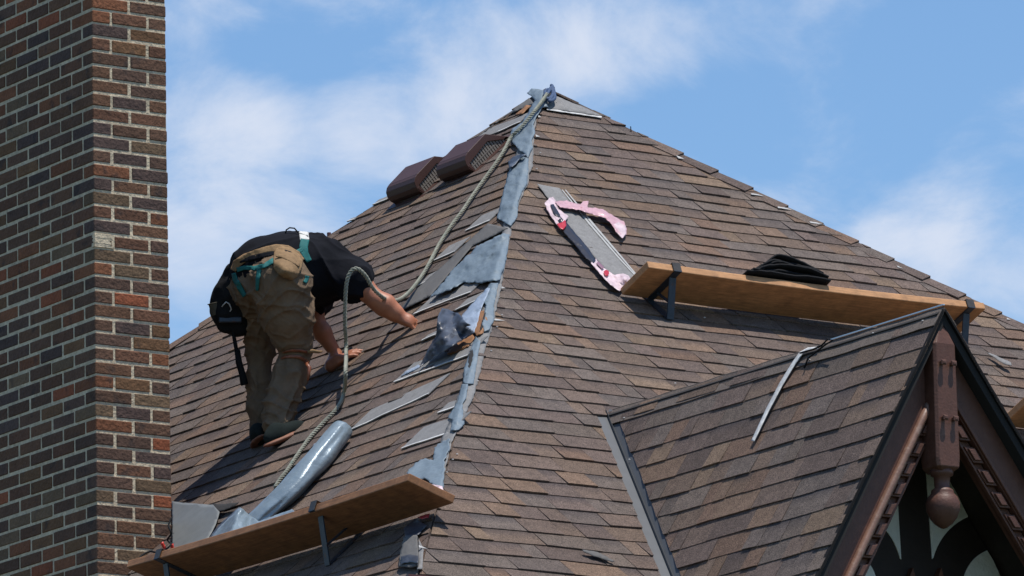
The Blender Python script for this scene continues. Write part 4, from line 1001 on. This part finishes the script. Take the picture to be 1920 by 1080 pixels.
mb = MB(); mb.tube([H_body(572, 678, .02), J(580, 690, 30.60), J(578, 706, 30.60), J(577, 714, 30.60)], [.008, .010, .006, .003], 8); mb.build('strap_end', M_STRAP, person, smooth=True)
mb = MB(); mb.tube([J(534, 441, 30.80), J(537, 431, 30.80), J(543, 427, 30.80), J(552, 428, 30.80), J(559, 436, 30.80)], .0035, 8); mb.build('harness_ring', M_BLK, person, smooth=True)
# --- black tool bag on the far hip
G = Body([c-.35 for c in J(425, 570, 30.9)], [c+.35 for c in J(425, 570, 30.9)], .007)
G.chain([(J(438, 505, 30.85), .035), (J(428, 545, 30.86), .055), (J(426, 580, 30.88), .070), (J(440, 606, 30.9), .060)], .04)
G.cap(J(412, 560, 30.86), J(418, 590, 30.86), .035, .045, .03); G.cap(J(452, 560, 30.86), J(458, 612, 30.88), .05, .035, .05); G.cap(J(416, 612, 30.86), J(426, 616, 30.86), .024, .024, .01)
bag = G.build('tool_bag', M_BLK, person, disp=lambda v, n: .008*noise.noise(v*22))
mb = MB(); mb.tube([J(403, 568, 30.84), J(408, 590, 30.84)], [.032, .028], 12); mb.tube([J(402, 567, 30.84), J(402.5, 569, 30.84)], .035, 12); mb.build('tape_pouch', mat('khaki pocket', (.07, .06, .04), rough=.85, noise_s=40), bag, smooth=False, bevel=.004)
mb = MB(); mb.tube([J(416, 575, 30.80), J(424, 566, 30.79), J(430, 570, 30.79), J(434, 580, 30.80), J(428, 588, 30.81)], .003, 6); mb.build('wire_loop', M_SILV, bag, smooth=True)
# hammer hanging in the bag
ham = empty('hammer', J(437, 620, 30.84), label='black handled hammer hanging straight down from the roofer\'s tool bag', cat='hammer')
mb = MB(); mb.tube([J(434, 600, 30.86), J(438, 628, 30.86), J(443, 655, 30.86), J(446, 672, 30.86)], [.009, .009, .0095, .012], 10); mb.build('shaft', M_BLK, ham, smooth=True)
mb = MB(); mb.tube([J(445, 656, 30.86), J(448, 680, 30.86), J(454, 700, 30.86), J(458, 720, 30.86), J(458.5, 722, 30.86)], [.013, .016, .016, .019, .016], 12); mb.build('grip', M_BLK, ham, smooth=True)
mb = MB(); c0 = J(433, 600, 30.82); mb.bar(c0-xr*.055, c0+xr*.05, .026, .026, Z); mb.build('hammer_head', M_JACK, ham, bevel=.005)
# ------------------------------------------------------------------ rope
M_ROPE = mat('grey green laid rope', (.27, .27, .215), rough=.85, noise_s=70, noise_a=.4, bump=.001, bump_s=200, patch=(25, (.10, .17, .15), .6, .5))
def catmull(P, n=10):
    out = []
    for i in range(len(P)-1):
        p0, p1, p2, p3 = P[max(i-1, 0)], P[i], P[i+1], P[min(i+2, len(P)-1)]
        for k in range(n):
            t = k/n; out.append(.5*((2*p1)+(p2-p0)*t+(2*p0-5*p1+4*p2-p3)*t*t+(3*p1-p0-3*p2+p3)*t**3))
    return out+[P[-1]]
def resample(P, step):
    out = [P[0]]; acc = 0
    for a, b in zip(P, P[1:]):
        L = (b-a).length; d = step-acc
        while d <= L: out.append(a+(b-a)*(d/L)); d += step
        acc = L-(d-step)
    return out
def rope(pts, R_=.0092, pitch=.050, name='strand', parent=None, m=M_ROPE):
    P = resample(catmull(pts), .0045); mb = MB(); fr = []; prev = None; s = 0
    for i, p in enumerate(P):
        d = (P[min(i+1, len(P)-1)]-P[max(i-1, 0)]).normalized()
        x = d.orthogonal().normalized() if prev is None else (prev-d*prev.dot(d)).normalized(); prev = x; fr.append((p, x, d.cross(x)))
    r = R_*.45; st = []
    for k in range(3):
        pp = []
        for i, (p, x, y) in enumerate(fr):
            a = 2*math.pi*(k/3+i*.0045/pitch); pp.append(p+(x*math.cos(a)+y*math.sin(a))*R_*.64)
        mb = MB(); mb.tube(pp, r*1.02, 7); st.append(mb)
    big = MB()
    for m_ in st: big.add(m_.v, m_.f)
    return big.build(name, m, parent, smooth=True)
rp = []
for x, y, o in ((1026,176,.06),(1018,188,.05),(1003,208,.045),(985,230,.04),(970,246,.04),(958,258,.035),(945,283,.03),(930,306,.028),(909,335,.026),(887,366,.026),(867,396,.026),(848,421,.026),(825,456,.028),(805,494,.03),(790,519,.03),(770,545,.05),(752,560,.08),(737,564,.12)):
    f = hit_roof(x, y, o)[0] if y < 215 else FL.hit(x, y, o); rp.append(f)
for x, y, d in ((718,558,30.72),(699,540,30.66),(685,517,30.62),(670,504,30.60),(658,509,30.60),(650,530,30.60),(647,570,30.62),(647,613,30.66),(649,655,30.70)): rp.append(J(x, y, d))
for x, y, o in ((648,698,.13),(645,736,.03),(634,763,.022),(607,792,.02),(580,822,.02),(556,856,.02),(540,880,.02),(526,898,.018),(515,915,.012)): rp.append(FL.hit(x, y, o))
rp2 = rope(rp, name='lifeline_rope'); props(rp2, label='thick grey green rope from the roof peak over the roofer\'s arm down to the roll', cat='rope')
# blue anchor knot at the peak
M_BLUE = mat('dark blue webbing', (.03, .06, .13), rough=.7, noise_s=60, noise_a=.4)
mb = MB(); c = APEX+Z*.03
k_ = [hit_roof(x, y, .05)[0] for x, y in ((1022,184),(1030,170),(1035,164),(1036,178),(1026,186),(1022,172),(1031,168),(1038,176),(1030,190),(1040,184),(1037,166),(1034,160))]
mb.tube(catmull(k_, 6), .009, 8); anch = mb.build('anchor_sling', M_BLUE, None, smooth=True, label='knotted dark blue sling holding the rope at the very peak of the roof', cat='sling')
mb = MB(); e = J(1036, 164, 33.45); mb.tube(catmull([J(1033, 184, 33.5), J(1036, 172, 33.5), J(1037, 163, 33.5)], 6), .010, 10); mb.build('rope_end', M_ROPE, anch, smooth=True)
mb = MB(); pb = bvh_center = None
# ------------------------------------------------------------------ loose roll of membrane
M_ROLL = mat('shiny grey membrane roll', (.21, .265, .30), rough=.36, noise_s=8, noise_a=.2, bump=.016, bump_s=9, spec=.5, metal=.2, patch=(60, (.5, .55, .58), .69, .7))
path = [(642,806,.050,.048),(634,815,.052,.050),(618,836,.054,.052),(598,860,.058,.052),(576,884,.064,.050),(555,908,.074,.047),(533,930,.086,.043),(510,950,.098,.038),(486,970,.106,.034),(462,990,.108,.030),(440,1010,.108,.024)]
mb = MB(); rings = []; n = 28; pts = [FL.hit(x, y, b+.014) for x, y, a, b in path]
for i, (p, (x, y, a, b)) in enumerate(zip(pts, path)):
    d = (pts[min(i+1, len(pts)-1)]-pts[max(i-1, 0)]).normalized(); sx_ = d.cross(nF).normalized()
    for k in range(n):
        t = 2*math.pi*k/n; w = 1+.17*fbm((i*.6+2, math.cos(t)*1.5, math.sin(t)*1.5), 1.5)+.22*fbm((i*.7, math.cos(t)*1.4, math.sin(t)*1.4), 1.3)*(i/5) + (.06*math.sin(3*t+i) if i > 4 else 0)
        mb.v.append(tuple(p+sx_*math.cos(t)*a*w+nF*math.sin(t)*b*w)); mb.c.append((.5,)*3)
for i in range(len(path)-1):
    for k in range(n): mb.f.append((i*n+k, i*n+(k+1) % n, (i+1)*n+(k+1) % n, (i+1)*n+k))
roll = empty('membrane_roll', pts[5]-nF*.05, label='loose shiny grey roll of membrane lying down the slope onto the lower plank', cat='membrane roll')
mb.build('rolled_sheet', M_ROLL, roll, recalc=True, smooth=True, subd=1, solid=.003)
mb = MB(); p = pts[0]; d = (pts[0]-pts[1]).normalized(); sx_ = d.cross(nF).normalized(); sp = []
for i in range(60):
    t = i*.33; r = .044*(1-i/75); sp.append(p+d*.002*(i/60)+sx_*math.cos(t)*r*1.02+nF*math.sin(t)*r)
mb.v = [tuple(q+d*e_) for q in sp for e_ in (.0, -.05)]; mb.c = [(.5,)*3]*len(mb.v); mb.f = [(2*i, 2*i+1, 2*i+3, 2*i+2) for i in range(len(sp)-1)]
mb.build('inner_wrap', M_ROLL, roll, smooth=True, solid=.002)
lay('torn_flap', [(392,1010),(414,986),(451,951),(463,962),(486,978),(520,965),(548,955),(560,965),(520,992),(470,1010),(430,1020)], M_ROLL, parent=roll, H=HL, cell=3, wr=.009, ws=7, jag=1,
    hf=lambda x, y: .05+.07*max(0, 1-abs((x-451)-(y-951)*-.35)/28)-.03*max(0, (430-x)/40))
lay('torn_flap', [(388,1014),(410,985),(449,951),(436,985),(415,1010)], M_MEMBD, parent=roll, H=HL, cell=3, wr=.004, ws=16, jag=.6, hf=lambda x, y: .03)
lay('torn_edge', [(509,932),(530,905),(552,880),(580,846),(600,822),(606,818),(584,850),(560,884),(538,915),(520,936)], M_MEMBL, parent=roll, H=HL, cell=2.5, wr=.01, ws=20, jag=2.4, hf=lambda x, y: .035)
# ------------------------------------------------------------------ folded black felt pile on the pale plank
M_PILE = mat('black felt sheets', (.009, .009, .010), rough=.85, noise_s=60, noise_a=.4, bump=.003, bump_s=50, spec=.2)
pile = empty('felt_pile', K1+uR*.9+w1_*.5+n1_*.036, label='sagging pile of folded black felt sheets on the pale plank', cat='felt pile')
rnd = random.Random(9)
def on_plank1(px):   # distance along plank for a front edge pixel column
    return posx(K1, uR, w1_, n1_, L1, px)
s0, s1_ = on_plank1(1400), on_plank1(1556); top = K1+n1_*.036
NL = 9
for k in range(NL):
    f = k/(NL-1); a0 = s0+(s1_-s0)*(.0+.12*f+rnd.uniform(-.02, .02)); a1 = s1_-(s1_-s0)*(.0+.10*f**1.5+rnd.uniform(-.02, .05)); 
    if k == NL-1: a0 = s0+(s1_-s0)*.14
    v0, v1 = .02+rnd.uniform(-.01, .02), w1_.length+rnd.uniform(-.015, .025)
    nu, nv = 26, 8; mb = MB(); wv = w1_.normalized(); hk = .012+.0135*k
    for i in range(nu+1):
        u = i/nu
        for j in range(nv+1):
            v = j/nv; hump = (1-abs(2*min(max(u-.38, -.5), .62)/1.15)**1.6) if u > .38 else (u/.38)**.75
            hump = (u/.36)**.8 if u < .36 else 1-.50*((u-.36)/.64)**1.9; z = hk*(.22+.80*hump) + .004*fbm((u*6+k*3, v*3, k), 1.3) - .018*max(0, u-.8)*4*(.3+f*.3) - .01*v*v*f
            if u < .1: z = max(z*.6, .003+.002*k)
            q = top+uR*(a0+(a1-a0)*u+.006*math.sin(v*5+k))+wv*(v0+(v1-v0)*v+.006*math.sin(u*9+k*2))+n1_*max(z, .002+.003*k*(1 if u > .05 else 1))
            mb.v.append(tuple(q)); mb.c.append((.5,)*3)
    for i in range(nu):
        for j in range(nv): mb.f.append((i*(nv+1)+j, i*(nv+1)+j+1, (i+1)*(nv+1)+j+1, (i+1)*(nv+1)+j))
    mb.build('felt_sheet', M_PILE, pile, smooth=True, solid=.0085)
# ------------------------------------------------------------------ pink plastic wrapper on the slope
M_PINK = mat('pink plastic film', (.56, .33, .35), rough=.3, noise_s=30, noise_a=.25, bump=.002, bump_s=60, patch=(40, (.38, .12, .15), .62, .6))
M_PINKL = mat('pale pink film', (.60, .46, .47), rough=.35, noise_s=22, noise_a=.35, bump=.004, bump_s=40, patch=(38, (.45, .2, .24), .62, .5))
M_INK = mat('black printed band', (.015, .012, .014), rough=.35, noise_s=60, noise_a=.3, patch=(55, (.4, .35, .35), .68, .8))
M_RED = mat('red print', (.42, .012, .022), rough=.4)
wrp = empty('plastic_wrapper', FR.hit(1095, 460, .02), label='torn pink plastic wrapper with black band and red marks beside the grey strip', cat='wrapper')
WH = H_face(FR, .024); tube = lambda x, y: .009*max(0, 1-abs(((x-1023)*.80-(y-372)*.60))/15.)
lay('sleeve', [(1021,381),(1030,371),(1037,369),(1042,376),(1047,392),(1058,400),(1066,406),(1061,413),(1058,424),(1052,431),(1043,420),(1034,407),(1025,393)], M_PINKL, parent=wrp, H=WH, cell=2., wr=.006, ws=15, jag=.9, hf=tube)
lay('printed_band', [(1032,384),(1038,383),(1047,398),(1056,412),(1052,420),(1045,412),(1037,398)], M_INK, parent=wrp, H=H_face(FR, .031), cell=2.2, wr=.004, ws=30, jag=.4, hf=tube)
lay('red_mark', [(1044,420),(1054,417),(1060,411),(1062,423),(1056,431),(1050,428)], M_RED, parent=wrp, H=H_face(FR, .034), cell=2, wr=.002, ws=30, jag=.3, hf=tube)
lay('printed_band', [(1052,430),(1062,417),(1075,433),(1090,450),(1105,468),(1117,488),(1111,495),(1098,484),(1082,464),(1066,446)], M_INK, parent=wrp, H=WH, cell=2.2, wr=.003, ws=16, jag=.6, hf=tube)
lay('sleeve', [(1108,493),(1117,485),(1128,500),(1140,508),(1152,516),(1168,513),(1180,518),(1183,525),(1172,536),(1162,546),(1150,538),(1136,526),(1122,510)], M_PINKL, parent=wrp, H=WH, cell=2., wr=.007, ws=15, jag=.9, hf=lambda x, y: tube(x, y)+.02*math.exp(-((x-1172)**2+(y-524)**2)/60))
lay('red_mark', [(1132,509),(1136,506),(1141,508),(1142,513),(1139,518),(1134,516)], M_RED, parent=wrp, H=H_face(FR, .036), cell=1.5, wr=.001, ws=30, jag=.0, hf=tube)
lay('print_line', ribbon([(1120,492),(1131,503)], 5), mat('purple print', (.22, .11, .15), rough=.5), parent=wrp, H=H_face(FR, .034), cell=1.5, wr=.001, ws=30, jag=.0, hf=tube)
lay('torn_tail', [(1040,378),(1062,376),(1088,384),(1094,377),(1103,377),(1102,388),(1130,392),(1150,404),(1158,410),(1170,415),(1175,430),(1174,440),(1167,447),(1155,436),(1150,424),(1135,409),(1112,402),(1080,393),(1050,389)], M_PINK, parent=wrp, H=WH, cell=2., wr=.008, ws=13, jag=1.6,
    solid=.001, hf=lambda x, y: .014*abs(math.sin((x-1040)/42.)))
lay('torn_tail', [(1150,421),(1160,416),(1173,424),(1174,438),(1167,447),(1158,438)], M_PINKL, parent=wrp, H=H_face(FR, .036), cell=2.2, wr=.004, ws=30, jag=1)
# pink scraps by the foot of the hip
o = lay('plastic_scrap', [(810,908),(822,910),(829,912),(832,921),(826,920),(816,914)], M_PINKL, parent=None, H=H_roof(.03), cell=2, wr=.004, jag=.5, label='small pink plastic scrap by the torn hip behind the plank end', cat='scrap')
o = lay('plastic_scrap', [(783,970),(797,965),(806,963),(803,970),(792,973)], mat('dull red film', (.35, .03, .04), rough=.4), parent=None, H=H_roof(.03), cell=2, wr=.003, jag=.4, label='red film scrap under the right end of the lower left plank', cat='scrap')
# red handled pliers and a black cord tangle by the chimney foot
M_REDP = mat('red plastic grip', (.62, .035, .02), rough=.35)
e_ = empty('snips', K2+uL*2.2, label='red handled snips standing between chimney and lower left plank', cat='snips')
dd = (K2-CAM).dot(_f); ds = (FL.hit(310, 1030, .05)-CAM).dot(_f)
for a_, b_ in (((303,1017),(318,1045)), ((322,1020),(328,1046))):
    mb = MB(); A_, B2 = J(*a_, ds), J(*b_, ds); mb.tube([A_, A_+(B2-A_)*.12, A_+(B2-A_)*.5, B2], [.009, .007, .0085, .009], 10); mb.build('handle', M_REDP, e_, smooth=True)
mb = MB(); mb.bar(J(323, 1044, ds), J(326, 1075, ds), .02, .006, xr); mb.build('blade', M_SILV, e_, bevel=.001)
mb = MB(); cp = [J(x, y, ds-.03*(i % 3)) for i, (x, y) in enumerate(((322,970),(316,985),(321,1000),(314,1012),(320,1022),(300,1036),(282,1034),(268,1040),(262,1048),(272,1056),(290,1040),(312,1034)))]
mb.tube(catmull(cp, 6), .0045, 6); mb.build('cord', M_BLK, None, smooth=True, label='tangled thin black cord against the chimney by the plank', cat='cord')
# ------------------------------------------------------------------ ground
M_GR = mat('summer lawn', (.045, .055, .03), rough=.95, noise_s=.8, noise_a=.4)
mb = MB(); R_ = 1500; mb.add([(-R_, -R_, 0), (R_, -R_, 0), (R_, R_, 0), (-R_, R_, 0)], [(0, 1, 2, 3)]); mb.build('ground', M_GR, None, kind='structure')
